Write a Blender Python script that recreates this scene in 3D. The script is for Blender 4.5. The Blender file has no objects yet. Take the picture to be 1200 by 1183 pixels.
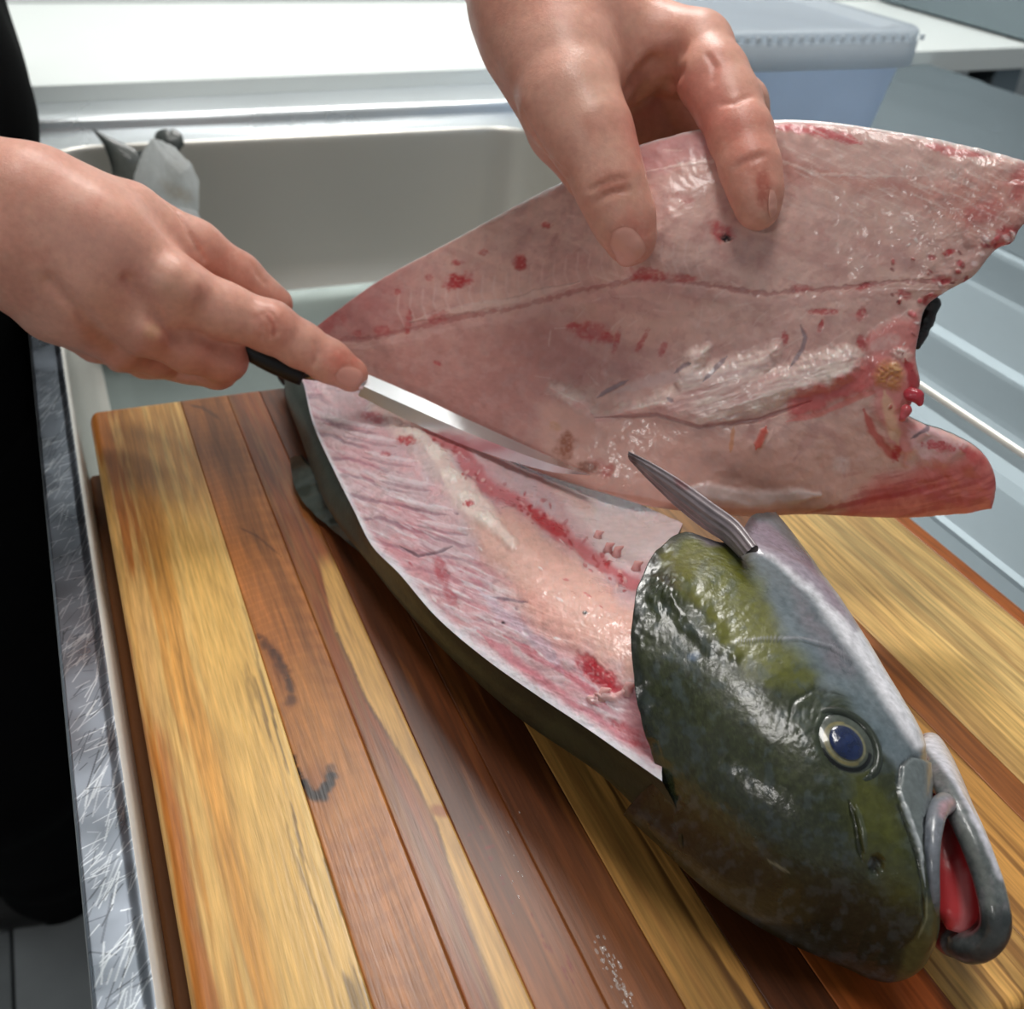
import bpy, math, random
import numpy as np
from mathutils import Matrix, Vector
random.seed(7); rng = np.random.default_rng(7)
scene = bpy.context.scene
COL = scene.collection

# ------------------------------------------------------------------ camera
FPX, CX, CY = 1250.0, 600.0, 591.5
def _n(v):
    v = np.array(v, float); return v / np.linalg.norm(v)
_Y = _n((-30 - CX, -290 - CY, FPX)); _X = _n((3920 - CX, -10 - CY, FPX))
_X = _n(_X - _Y * _X.dot(_Y)); _Z = np.cross(_X, _Y)
RM = np.array([_X, _Y, _Z])                 # world = RM @ camera(x right, y down, z forward)
CAM = np.array([0, 0, 0.30])                # 30 cm above the top of the cutting board
cd = bpy.data.cameras.new('camera'); cam = bpy.data.objects.new('camera', cd); COL.objects.link(cam)
cd.sensor_width = 36; cd.lens = FPX / 1200 * 36; cd.clip_start = .01; cd.clip_end = 50
rt, up, bk = RM @ [1, 0, 0], RM @ [0, -1, 0], RM @ [0, 0, -1]
cam.matrix_world = Matrix([[rt[i], up[i], bk[i], CAM[i]] for i in range(3)] + [[0, 0, 0, 1]])
cd.dof.use_dof = True; cd.dof.focus_distance = .37; cd.dof.aperture_fstop = 16
scene.camera = cam

# ------------------------------------------------------------------ world, lamps, exposure
scene.view_settings.view_transform = 'Standard'; scene.view_settings.look = 'None'
scene.view_settings.gamma = 1; scene.view_settings.use_curve_mapping = False
scene.view_settings.exposure = 0.12
w = bpy.data.worlds.new('world'); scene.world = w; w.use_nodes = True
w.node_tree.nodes['Background'].inputs[0].default_value = (.80, .88, .93, 1)
w.node_tree.nodes['Background'].inputs[1].default_value = .23
CEIL = 1.6
LAMPS = [(.66, 1.30, .60, .50, 17), (.12, .30, .30, .60, 6.5), (-2.75, -1.55, .8, .40, 32)]      # x, y, size x, size y, watts

# ------------------------------------------------------------------ helpers
def ray(px, py):
    px = np.asarray(px, float); py = np.asarray(py, float)
    d = np.stack([(px - CX) / FPX, (py - CY) / FPX, np.ones_like(px)], -1)
    return d @ RM.T
def PZ(px, py, z):
    r = ray(px, py); t = (np.asarray(z) - CAM[2]) / r[..., 2]
    return CAM + r * t[..., None]
def PD(px, py, d):
    return CAM + ray(px, py) * np.asarray(d, float)[..., None]
def proj(p):
    c = (np.asarray(p) - CAM) @ RM
    return c[..., 0] / c[..., 2] * FPX + CX, c[..., 1] / c[..., 2] * FPX + CY, c[..., 2]
def lin(c):
    c = np.array(c, float) / 255.0
    return np.where(c <= .04045, c / 12.92, ((c + .055) / 1.055) ** 2.4)
def rgba(c): return tuple(lin(c)) + (1,)

def _hash(ix, iy, iz, seed):
    h = (ix * 374761393 + iy * 668265263 + iz * 2147483647 + seed * 974634777).astype(np.uint32)
    h = (h ^ (h >> 13)) * np.uint32(1274126177); h = h ^ (h >> 16)
    return h.astype(np.float64) / 4294967295.0
def vnoise(x, y, seed=0):
    x = np.asarray(x, float); y = np.asarray(y, float)
    ix = np.floor(x).astype(np.int64); iy = np.floor(y).astype(np.int64); fx = x - ix; fy = y - iy
    fx = fx * fx * (3 - 2 * fx); fy = fy * fy * (3 - 2 * fy); z = np.zeros_like(ix)
    a = _hash(ix, iy, z, seed); b = _hash(ix + 1, iy, z, seed); c = _hash(ix, iy + 1, z, seed); d = _hash(ix + 1, iy + 1, z, seed)
    return (a * (1 - fx) + b * fx) * (1 - fy) + (c * (1 - fx) + d * fx) * fy
def fbm(x, y, seed=0, o=4):
    s = 0; a = .5
    for i in range(o):
        s = s + a * vnoise(x * 2 ** i, y * 2 ** i, seed + i * 17); a *= .5
    return s / (1 - .5 ** o)
def sstep(a, b, x):
    t = np.clip((x - a) / (b - a), 0, 1); return t * t * (3 - 2 * t)
def tps(pts, vals):
    pts = np.array(pts, float) / 300; vals = np.array(vals, float); n = len(pts)
    def K(a, b):
        r2 = ((a[:, None] - b[None]) ** 2).sum(-1); return .5 * r2 * np.log(r2 + 1e-9)
    A = np.zeros((n + 3, n + 3)); A[:n, :n] = K(pts, pts) + 1e-4 * np.eye(n); A[:n, n] = 1; A[:n, n + 1:] = pts
    A[n, :n] = 1; A[n + 1:, :n] = pts.T
    c = np.linalg.solve(A, np.concatenate([vals, [0, 0, 0]]))
    def f(px, py):
        q = np.stack([np.ravel(px), np.ravel(py)], -1) / 300
        out = np.concatenate([K(q[i:i + 20000], pts) @ c[:n] for i in range(0, len(q), 20000)]) + c[n] + q @ c[n + 1:]
        return out.reshape(np.shape(px))
    return f
def seg_dist(px, py, pts):
    best = np.full(np.shape(px), 1e9); par = np.zeros(np.shape(px)); pts = np.array(pts, float)
    for i in range(len(pts) - 1):
        a, b = pts[i], pts[i + 1]; d = b - a; L = d.dot(d) + 1e-9
        t = np.clip(((px - a[0]) * d[0] + (py - a[1]) * d[1]) / L, 0, 1)
        q = np.hypot(px - a[0] - t * d[0], py - a[1] - t * d[1]); m = q < best
        best = np.where(m, q, best); par = np.where(m, (i + t) / (len(pts) - 1), par)
    return best, par
def poly_sd(px, py, pts):
    pts = np.array(pts, float); d, _ = seg_dist(px, py, np.vstack([pts, pts[:1]])); ins = np.zeros(np.shape(px), bool)
    for i in range(len(pts)):
        a, b = pts[i], pts[(i + 1) % len(pts)]
        c = (a[1] > py) != (b[1] > py)
        ins ^= c & (px < (b[0] - a[0]) * (py - a[1]) / (b[1] - a[1] + 1e-12) + a[0])
    return np.where(ins, -d, d)
def crom(pts, n):
    """n points, evenly spaced by length, on a Catmull-Rom curve through pts"""
    p = np.array(pts, float); p = np.vstack([2 * p[0] - p[1], p, 2 * p[-1] - p[-2]]); out = []
    for i in range(1, len(p) - 2):
        t = np.linspace(0, 1, 24, endpoint=False)[:, None]; a, b, c, d = p[i - 1:i + 3]
        out.append(.5 * (2 * b + (c - a) * t + (2 * a - 5 * b + 4 * c - d) * t ** 2 + (3 * b - a - 3 * c + d) * t ** 3))
    out = np.vstack(out + [p[-2:-1]]); L = np.concatenate([[0], np.cumsum(np.linalg.norm(np.diff(out, axis=0), axis=1))])
    s = np.linspace(0, L[-1], n); return np.stack([np.interp(s, L, out[:, k]) for k in range(out.shape[1])], -1)
def coons(top, bot, left, right, nu, nv):
    t = crom(top, nu)[None]; b = crom(bot, nu)[None]; l = crom(left, nv)[:, None]; r = crom(right, nv)[:, None]
    u = np.linspace(0, 1, nu)[None, :, None]; v = np.linspace(0, 1, nv)[:, None, None]
    return (1 - v) * t + v * b + (1 - u) * l + u * r - ((1 - u) * (1 - v) * t[:, :1] + u * (1 - v) * t[:, -1:] + (1 - u) * v * b[:, :1] + u * v * b[:, -1:])
def gridF(nv, nu, flip=False, wrap=False):
    i, j = np.meshgrid(np.arange(nv - 1), np.arange(nu if wrap else nu - 1), indexing='ij'); j2 = (j + 1) % nu
    F = np.stack([i * nu + j, i * nu + j2, (i + 1) * nu + j2, (i + 1) * nu + j], -1).reshape(-1, 4)
    return F[:, ::-1] if flip else F
def gnormal(P):
    """normals of a grid of points (nv, nu, 3), turned to the camera"""
    n = np.cross(np.gradient(P, axis=1), np.gradient(P, axis=0)); n /= np.linalg.norm(n, axis=-1, keepdims=True) + 1e-12
    s = np.sign(((CAM - P) * n).sum(-1, keepdims=True)); return n * s

class Paint:
    """albedo (col) and relief (h, metres) given to the points of a surface, laid out by the surface's own coordinates x, y"""
    def __init__(s, x, y, base):
        s.x = np.ravel(x); s.y = np.ravel(y); s.c = np.tile(lin(base), (len(s.x), 1)); s.h = np.zeros(len(s.x))
    def mix(s, m, c=None, h=0):
        if c is not None: s.c += (lin(c) - s.c) * m[:, None]
        s.h += h * m
    def noise(s, sc, amt, c, seed=0, sy=None, lo=.45, hi=.7, h=0):
        s.mix(amt * sstep(lo, hi, fbm(s.x / sc, s.y / (sy or sc), seed)), c, h)
    def anoise(s, ang, su, sv, amt, c, seed=0, lo=.45, hi=.7, h=0, mask=1):
        ca, sa = math.cos(ang), math.sin(ang); u = s.x * ca + s.y * sa; v = -s.x * sa + s.y * ca
        s.mix(amt * mask * sstep(lo, hi, fbm(u / su, v / sv, seed)), c, h)
    def wob(s, n, sc, seed):
        return (fbm(s.x / sc, s.y / sc, seed) - .5) * 2 * n
    def blob(s, x, y, rx, ry, ang, c, a=1, soft=.5, n=.25, h=0, seed=None):
        m = (abs(s.x - x) < 2 * max(rx, ry)) & (abs(s.y - y) < 2 * max(rx, ry))
        if not m.any(): return
        dx = s.x[m] - x; dy = s.y[m] - y; ca, sa = math.cos(ang), math.sin(ang)
        q = np.hypot((dx * ca + dy * sa) / rx, (-dx * sa + dy * ca) / ry)
        sc = max(min(rx, ry) * .7, 3.0) if rx > 1 else min(rx, ry) * 1.8
        q += (fbm(s.x[m] / sc, s.y[m] / sc, int(x * 7 + y * 3) if seed is None else seed) - .5) * 2 * n
        f = np.zeros(len(s.x)); f[m] = a * (1 - sstep(1 - soft, 1 + soft * .4, q)) * (np.clip(.45 + 1.1 * vnoise(s.x[m] / 3.1, s.y[m] / 2.3, 5), 0, 1) if rx > 1 else 1); s.mix(f, c, h)
    def stroke(s, pts, w, c, a=1, soft=.6, n=.3, h=0, taper=True, seed=1):
        pts = np.array(pts, float); W = (max(w) if np.ndim(w) else w) * 2 + 6 * (1 if abs(pts).max() > 5 else .001)
        m = (s.x > pts[:, 0].min() - W) & (s.x < pts[:, 0].max() + W) & (s.y > pts[:, 1].min() - W) & (s.y < pts[:, 1].max() + W)
        if not m.any(): return
        d, t = seg_dist(s.x[m], s.y[m], pts); ww = np.interp(t, np.linspace(0, 1, np.size(w)), np.ravel(w)) if np.ndim(w) else w
        if taper: ww = ww * np.clip(np.minimum(t, 1 - t) * 6, .25, 1)
        sc = np.max(w) * 1.2 + (2 if abs(pts).max() > 5 else .001)
        q = d / ww + (fbm(s.x[m] / sc, s.y[m] / sc, seed + int(abs(pts[0, 0]) * 3)) - .5) * 2 * n
        f = np.zeros(len(s.x)); f[m] = a * (1 - sstep(1 - soft, 1 + soft * .4, q)); s.mix(f, c, h)
    def poly(s, pts, c, a=1, soft=8, n=6, nsc=14, h=0, seed=3):
        d = poly_sd(s.x, s.y, pts) + s.wob(n, nsc, seed); s.mix(a * (1 - sstep(-soft, soft, d)), c, h)

ORG = {}
def link(o, parent=None, loc=None):
    COL.objects.link(o)
    if parent is not None: o.parent = parent; ORG[o.name] = ORG[parent.name]
    else:
        ORG[o.name] = np.array(loc if loc is not None else (0, 0, 0), float); o.location = ORG[o.name]
    return o
def tag(o, label=None, cat=None, group=None, kind=None):
    for k, v in (('label', label), ('category', cat), ('group', group), ('kind', kind)):
        if v: o[k] = v
    return o
def thing(name, loc, label, cat, group=None):
    o = bpy.data.objects.new(name, None); o.empty_display_size = .02
    return tag(link(o, None, loc), label, cat, group)
def mesh_np(name, V, F, m, parent=None, colr=None, smooth=True, loc=None, attrs=None):
    """one mesh object from world-space points"""
    V = np.asarray(V, float).reshape(-1, 3); me = bpy.data.meshes.new(name)
    o = bpy.data.objects.new(name, me); link(o, parent, loc); V = V - ORG[o.name]
    me.vertices.add(len(V)); me.vertices.foreach_set('co', V.astype(np.float32).ravel())
    Fs = F if isinstance(F, list) else [F]
    Fs = [np.asarray(f, np.int32) for f in Fs if len(f)]
    tot = np.concatenate([np.full(len(f), f.shape[1]) for f in Fs]); idx = np.concatenate([f.ravel() for f in Fs])
    me.loops.add(len(idx)); me.loops.foreach_set('vertex_index', idx.astype(np.int32))
    me.polygons.add(len(tot)); me.polygons.foreach_set('loop_start', (np.cumsum(tot) - tot).astype(np.int32))
    me.polygons.foreach_set('loop_total', tot.astype(np.int32))
    me.polygons.foreach_set('use_smooth', np.full(len(tot), smooth))
    if colr is not None:
        a = me.color_attributes.new('Col', 'FLOAT_COLOR', 'POINT')
        a.data.foreach_set('color', np.concatenate([np.clip(colr, 0, 1), np.ones((len(V), 1))], 1).astype(np.float32).ravel())
    me.update(); me.validate()
    if m: me.materials.append(m)
    return o
def bevel(o, wd, seg=2):
    b = o.modifiers.new('bevel', 'BEVEL'); b.width = wd; b.segments = seg; b.limit_method = 'ANGLE'; b.angle_limit = .6
    return o
def box(name, lo, hi, m, parent=None, bv=0, loc=None, seg=2):
    (a, b, c), (d, e, f) = lo, hi
    V = [(a, b, c), (d, b, c), (d, e, c), (a, e, c), (a, b, f), (d, b, f), (d, e, f), (a, e, f)]
    F = [(3, 2, 1, 0), (4, 5, 6, 7), (0, 1, 5, 4), (1, 2, 6, 5), (2, 3, 7, 6), (3, 0, 4, 7)]
    o = mesh_np(name, V, np.array(F), m, parent, smooth=bool(bv), loc=loc)
    return bevel(o, bv, seg) if bv else o
def extrude_profile(name, prof, y0, y1, m, parent=None, ny=2, smooth=False, loc=None):
    p = np.array(prof, float); ys = np.linspace(y0, y1, ny)
    V = np.stack([np.stack([p[:, 0], np.full(len(p), y), p[:, 1]], -1) for y in ys])
    return mesh_np(name, V, gridF(ny, len(p)), m, parent, smooth=smooth, loc=loc)
def tube(pts, rad, n=16, flat=None):
    """points and faces of a tube along pts with a radius per point; flat = (axis, factor) flattens it"""
    pts = np.array(pts, float); rad = np.broadcast_to(rad, len(pts)); T = np.gradient(pts, axis=0); T /= np.linalg.norm(T, axis=1, keepdims=True)
    up_ = np.array(flat[0] if flat else (0, 0, 1.0)); up_ = np.where(abs(T @ up_)[:, None] > .95, np.array([[1, .2, 0]]), up_[None])
    A = np.cross(T, up_); A /= np.linalg.norm(A, axis=1, keepdims=True); B = np.cross(A, T)
    th = np.linspace(0, 2 * np.pi, n, endpoint=False); k = flat[1] if flat else 1
    V = pts[:, None] + rad[:, None, None] * (np.cos(th)[None, :, None] * A[:, None] + k * np.sin(th)[None, :, None] * B[:, None])
    F = gridF(len(pts), n, wrap=True); N = len(pts) * n
    V = np.vstack([V.reshape(-1, 3), pts[:1], pts[-1:]]); i = np.arange(n); j = (i + 1) % n
    return V, [F[:, ::-1], np.concatenate([np.stack([i, j, np.full(n, N)], -1), np.stack([N - n + j, N - n + i, np.full(n, N + 1)], -1)])]

# --- signed distance volumes and surface nets
class Vol:
    def __init__(s, lo, hi, vox):
        s.lo = np.array(lo, float); s.v = vox; s.n = np.ceil((np.array(hi) - s.lo) / vox).astype(int) + 1
        s.f = np.full(s.n, .05, np.float32)
    def block(s, lo, hi):
        a = np.clip(np.floor((np.array(lo) - s.lo) / s.v).astype(int), 0, s.n - 1); b = np.clip(np.ceil((np.array(hi) - s.lo) / s.v).astype(int) + 1, 1, s.n)
        sl = tuple(slice(a[i], max(b[i], a[i] + 1)) for i in range(3))
        ax = [(s.lo[i] + s.v * np.arange(sl[i].start, sl[i].stop)).astype(np.float32) for i in range(3)]
        return sl, ax[0][:, None, None], ax[1][None, :, None], ax[2][None, None, :]
    @staticmethod
    def cap(X, Y, Z, a, b, ra, rb):
        d = np.array(b, float) - a; L = d.dot(d) + 1e-12
        t = np.clip(((X - a[0]) * d[0] + (Y - a[1]) * d[1] + (Z - a[2]) * d[2]) / L, 0, 1)
        return np.sqrt((X - a[0] - t * d[0]) ** 2 + (Y - a[1] - t * d[1]) ** 2 + (Z - a[2] - t * d[2]) ** 2) - (ra + (rb - ra) * t)
    def chain(s, pts, rad, k=.006, kin=.003):
        """union a tapering chain of capsules into the volume"""
        pts = np.array(pts, float); rad = np.broadcast_to(rad, len(pts)); R = max(rad) + .03
        sl, X, Y, Z = s.block(pts.min(0) - R, pts.max(0) + R); g = None
        for i in range(len(pts) - 1):
            d = s.cap(X, Y, Z, pts[i], pts[i + 1], rad[i], rad[i + 1]); g = d if g is None else s.smin(g, d, kin)
        s.f[sl] = s.smin(s.f[sl], g, k)
    def carve(s, pts, r, k=.002):
        pts = np.array(pts, float); r = np.broadcast_to(r, len(pts)); R = max(r) + .01
        for i in range(len(pts) - 1):
            sl, X, Y, Z = s.block(np.minimum(pts[i], pts[i + 1]) - R, np.maximum(pts[i], pts[i + 1]) + R)
            s.f[sl] = -s.smin(-s.f[sl], s.cap(X, Y, Z, pts[i], pts[i + 1], r[i], r[i + 1]), k)
    @staticmethod
    def smin(a, b, k):
        h = np.clip(.5 + .5 * (b - a) / k, 0, 1); return b * (1 - h) + a * h - k * h * (1 - h)
    def mesh(s):
        f = s.f; n = s.n; S = f < 0
        c = np.zeros(n - 1, np.int8)
        offs = [(i, j, k) for i in (0, 1) for j in (0, 1) for k in (0, 1)]
        for o in offs: c += S[o[0]:n[0] - 1 + o[0], o[1]:n[1] - 1 + o[1], o[2]:n[2] - 1 + o[2]]
        act = np.argwhere((c > 0) & (c < 8)); idx = np.full(n - 1, -1, np.int64); idx[tuple(act.T)] = np.arange(len(act))
        val = {o: f[act[:, 0] + o[0], act[:, 1] + o[1], act[:, 2] + o[2]] for o in offs}
        acc = np.zeros((len(act), 3)); cnt = np.zeros(len(act))
        for o in offs:
            for ax in range(3):
                if o[ax] == 0:
                    q = list(o); q[ax] = 1; q = tuple(q); a, b = val[o], val[q]; m = (a < 0) != (b < 0)
                    t = np.where(m, a / np.where(m, a - b, 1), 0); p = np.tile(np.array(o, float), (len(act), 1)); p[:, ax] = t
                    acc[m] += p[m]; cnt[m] += 1
        V = s.lo + s.v * (act + acc / cnt[:, None]); F = []
        for ax in range(3):
            a1, a2 = (ax + 1) % 3, (ax + 2) % 3
            sa = [slice(1, n[i] - 1) for i in range(3)]; sb = list(sa); sa[ax] = slice(0, n[ax] - 1); sb[ax] = slice(1, n[ax])
            A = S[tuple(sa)]; B = S[tuple(sb)]
            for flip in (0, 1):
                e = np.argwhere((A & ~B) if not flip else (~A & B))
                if not len(e): continue
                for i in range(3):
                    if i != ax: e[:, i] += 1
                def cell(d1, d2):
                    q = e.copy(); q[:, a1] -= d1; q[:, a2] -= d2; return idx[q[:, 0], q[:, 1], q[:, 2]]
                Q = np.stack([cell(1, 1), cell(0, 1), cell(0, 0), cell(1, 0)], -1)
                F.append(Q[:, ::-1] if flip else Q)
        F = np.concatenate(F); return V, F[(F >= 0).all(1)]
def vnormals(V, F):
    n = np.cross(V[F[:, 2]] - V[F[:, 0]], V[F[:, 3 if F.shape[1] > 3 else 1]] - V[F[:, 1]]); o = np.zeros_like(V)
    for k in range(F.shape[1]): np.add.at(o, F[:, k], n)
    return o / (np.linalg.norm(o, axis=1, keepdims=True) + 1e-12)
def relax(V, F, it=2, lam=.5):
    for _ in range(it):
        s = np.zeros_like(V); c = np.zeros(len(V))
        for k in range(4):
            a, b = F[:, k], F[:, (k + 1) % 4]
            np.add.at(s, a, V[b]); np.add.at(c, a, 1)
        V = V + lam * (s / np.maximum(c, 1)[:, None] - V)
    return V

# --- materials (all node based)
def mat(name, base=None, rough=.5, spec=.5, metal=0, sss=0, srad=(1, .3, .2), sscale=.004, coat=0, crough=.1, bump=None, var=None, rvar=None, trans=0, ior=1.45, stretch=None, sheen=0, alpha=1, transl=0):
    """base None reads the surface's own albedo attribute; bump=(scale, strength, distance); var=(scale, amount); rvar=(scale, amount)"""
    m = bpy.data.materials.new(name); m.use_nodes = True; nt = m.node_tree; N = nt.nodes; L = nt.links
    b = N['Principled BSDF']; b.inputs['Roughness'].default_value = rough; b.inputs['Specular IOR Level'].default_value = spec
    b.inputs['Metallic'].default_value = metal; b.inputs['IOR'].default_value = ior; b.inputs['Transmission Weight'].default_value = trans; b.inputs['Alpha'].default_value = alpha
    b.inputs['Coat Weight'].default_value = coat; b.inputs['Coat Roughness'].default_value = crough; b.inputs['Sheen Weight'].default_value = sheen
    if sss:
        b.inputs['Subsurface Weight'].default_value = sss; b.inputs['Subsurface Radius'].default_value = srad; b.inputs['Subsurface Scale'].default_value = sscale
    tc = N.new('ShaderNodeTexCoord'); mp = N.new('ShaderNodeMapping'); L.new(tc.outputs['Object'], mp.inputs[0])
    if stretch: mp.inputs['Scale'].default_value = stretch
    def nz(sc, det=4):
        t = N.new('ShaderNodeTexNoise'); t.inputs['Scale'].default_value = sc; t.inputs['Detail'].default_value = det; L.new(mp.outputs[0], t.inputs['Vector']); return t
    if base is None:
        a = N.new('ShaderNodeAttribute'); a.attribute_name = 'Col'; src = a.outputs['Color']
    else:
        a = N.new('ShaderNodeRGB'); a.outputs[0].default_value = rgba(base); src = a.outputs[0]
    if var:
        t = nz(var[0]); r = N.new('ShaderNodeMapRange'); r.inputs['From Min'].default_value = .3; r.inputs['From Max'].default_value = .7
        r.inputs['To Min'].default_value = 1 - var[1]; r.inputs['To Max'].default_value = 1 + var[1] * .6; L.new(t.outputs['Fac'], r.inputs['Value'])
        x = N.new('ShaderNodeVectorMath'); x.operation = 'SCALE'; L.new(src, x.inputs[0]); L.new(r.outputs[0], x.inputs['Scale']); src = x.outputs[0]
    L.new(src, b.inputs['Base Color'])
    if transl:
        tl = N.new('ShaderNodeBsdfTranslucent'); L.new(src, tl.inputs['Color']); mx_ = N.new('ShaderNodeMixShader'); mx_.inputs[0].default_value = transl; o_ = N['Material Output']
        L.new(b.outputs[0], mx_.inputs[1]); L.new(tl.outputs[0], mx_.inputs[2]); L.new(mx_.outputs[0], o_.inputs['Surface'])
    if rvar:
        t = nz(rvar[0]); r = N.new('ShaderNodeMapRange'); r.inputs['From Min'].default_value = .3; r.inputs['From Max'].default_value = .7
        r.inputs['To Min'].default_value = max(.02, rough - rvar[1]); r.inputs['To Max'].default_value = rough + rvar[1]; L.new(t.outputs['Fac'], r.inputs['Value']); L.new(r.outputs[0], b.inputs['Roughness'])
    if bump:
        t = nz(bump[0], 6); u = N.new('ShaderNodeBump'); u.inputs['Strength'].default_value = bump[1]; u.inputs['Distance'].default_value = bump[2]
        L.new(t.outputs['Fac'], u.inputs['Height']); L.new(u.outputs[0], b.inputs['Normal'])
        if coat: L.new(u.outputs[0], b.inputs['Coat Normal'])
    return m
M = {}
M['steel'] = mat('brushed_steel', (222, 227, 230), .30, metal=.8, bump=(60, .06, .002), rvar=(9, .07), stretch=(1, .12, 1))
M['steel_wall'] = mat('basin_steel', (226, 223, 215), .34, metal=.4, bump=(40, .05, .002), rvar=(6, .06), stretch=(.2, 1, 1))
M['steel_floor'] = mat('basin_floor_steel', (128, 138, 136), .5, metal=.9, bump=(40, .05, .002), var=(5, .1), rvar=(6, .06))
M['steel_dull'] = mat('dull_steel', (140, 152, 158), .58, metal=1, bump=(50, .05, .002), rvar=(7, .06), stretch=(1, .15, 1))
M['steel_attr'] = mat('scratched_steel', None, .34, metal=1, bump=(300, .04, .0004), rvar=(40, .1))
M['white_top'] = mat('white_laminate', (236, 242, 240), .35, var=(3, .02))
M['dark'] = mat('dark_hollow', (38, 34, 30), .7, var=(8, .2))
M['wall'] = mat('white_wall_paint', (232, 236, 236), .6, var=(4, .03))
M['ceiling'] = mat('ceiling_paint', (235, 237, 236), .8, var=(4, .03))
M['tile'] = mat('grey_floor_tile', (150, 154, 156), .5, var=(14, .10), bump=(90, .1, .001))
M['grout'] = mat('dark_grout', (70, 72, 74), .9, var=(30, .2))
M['wood'] = mat('oiled_teak', None, .36, spec=.45, bump=(900, .16, .0005), var=(700, .26), rvar=(30, .09), stretch=(1, .06, 1))
M['dark_wood'] = mat('dark_wood', (122, 76, 40), .6, var=(160, .25), stretch=(1, .06, 1))
M['flesh'] = mat('raw_fish_flesh', None, .34, spec=.5, sss=.35, srad=(1, .35, .25), sscale=.004, bump=(420, .2, .0009), var=(240, .10), rvar=(60, .12), coat=.25, crough=.16)
M['fillet'] = mat('raw_fillet_flesh', None, .36, spec=.5, sss=.35, srad=(1, .35, .25), sscale=.004, bump=(330, .14, .0008), var=(180, .08), rvar=(50, .12), coat=.4, crough=.14)
M['skin_fish'] = mat('wet_fish_skin', None, .34, spec=.4, coat=.65, crough=.15, bump=(560, .13, .0012), var=(420, .26), rvar=(45, .12))
M['body_skin'] = mat('dark_fish_skin', None, .42, spec=.4, coat=.2, crough=.2, bump=(500, .2, .0008), var=(120, .2))
M['fin'] = mat('fin_membrane', None, .35, spec=.5, coat=.3, bump=(300, .2, .0006), var=(200, .12))
M['mouth'] = mat('wet_mouth', None, .28, spec=.5, sss=.2, sscale=.003, coat=.5, crough=.08, bump=(260, .2, .0008))
M['pupil'] = mat('fish_pupil', (24, 38, 76), .16, spec=.6, coat=1, crough=.03, var=(300, .5), bump=(500, .25, .0006))
M['iris'] = mat('fish_iris', None, .25, spec=.5, coat=.8, crough=.05, var=(500, .3))
M['cornea'] = mat('clear_cornea', (235, 240, 245), .04, trans=1, ior=1.2)
M['skin'] = mat('human_skin', None, .42, spec=.45, coat=.06, crough=.25, sss=.25, srad=(1, .32, .18), sscale=.006, bump=(900, .22, .0006), var=(300, .07), rvar=(80, .08))
M['nail'] = mat('fingernail', None, .3, spec=.5, sss=.2, sscale=.003, coat=.3)
M['black_cloth'] = mat('black_cotton', (10, 10, 11), .9, spec=.05, var=(20, .2), bump=(600, .2, .001))
M['handle'] = mat('black_plastic', (14, 14, 15), .4, var=(60, .2))
M['blade'] = mat('polished_blade', (232, 235, 238), .3, metal=1, bump=(400, .04, .0004), stretch=(1, 1, 1))
M['shoe'] = mat('black_leather', (24, 22, 21), .5, var=(40, .2))
M['lace'] = mat('tan_lace', (150, 125, 88), .8, var=(300, .2))
M['tub'] = mat('translucent_plastic', (220, 230, 243), .3, alpha=.86, var=(12, .05), transl=.6)
M['lid'] = mat('clear_lid_plastic', (226, 234, 240), .2, alpha=.8, var=(12, .03), transl=.5)
M['rim_white'] = mat('milky_plastic_rim', (236, 241, 245), .3, var=(12, .03), transl=.45)
M['paper'] = mat('paper_towel', None, .9, transl=.6, bump=(500, .3, .001), var=(120, .05))
def lampmat():
    m = bpy.data.materials.new('lamp_diffuser'); m.use_nodes = True; N = m.node_tree.nodes; b = N['Principled BSDF']
    b.inputs['Base Color'].default_value = (.9, .9, .9, 1); b.inputs['Emission Color'].default_value = (1, .98, .95, 1); b.inputs['Emission Strength'].default_value = 3
    return m
M['lamp'] = lampmat()

# ================================================================== THE SETTING
flo = mesh_np('floor', [(-3.8, -2.6, -.904), (2.2, -2.6, -.904), (2.2, 1.66, -.904), (-3.8, 1.66, -.904)], np.array([[0, 1, 2, 3]]), M['grout'], smooth=False)
tag(flo, 'grey tiled kitchen floor below the sink bench', kind='structure')
TS = .33
for i in range(6):
    for j in range(8):
        x0 = -.20 - TS * (i - 1) - TS; y0 = .955 - TS * (j - 2) - TS * .5 - .17
        if i == 0 and j == 0:
            t0 = box('tile', (-TS / 2 + .002, -TS / 2 + .002, -.004), (TS / 2 - .002, TS / 2 - .002, .004), M['tile'], flo, bv=.0015); t = t0
        else:
            t = t0.copy(); COL.objects.link(t); t.parent = flo
        t.location = (x0 + TS / 2, y0 + TS / 2, -.904)
tag(mesh_np('wall_back', [(-3.8, 1.66, -.904), (2.2, 1.66, -.904), (2.2, 1.66, CEIL), (-3.8, 1.66, CEIL)], np.array([[0, 1, 2, 3]]), M['wall'], smooth=False), 'white wall behind the kitchen bench', kind='structure')
tag(mesh_np('ceiling', [(-3.8, -2.6, CEIL), (2.2, -2.6, CEIL), (2.2, 1.66, CEIL), (-3.8, 1.66, CEIL)], np.array([[3, 2, 1, 0]]), M['ceiling'], smooth=False), 'white ceiling above the kitchen', kind='structure')
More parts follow.
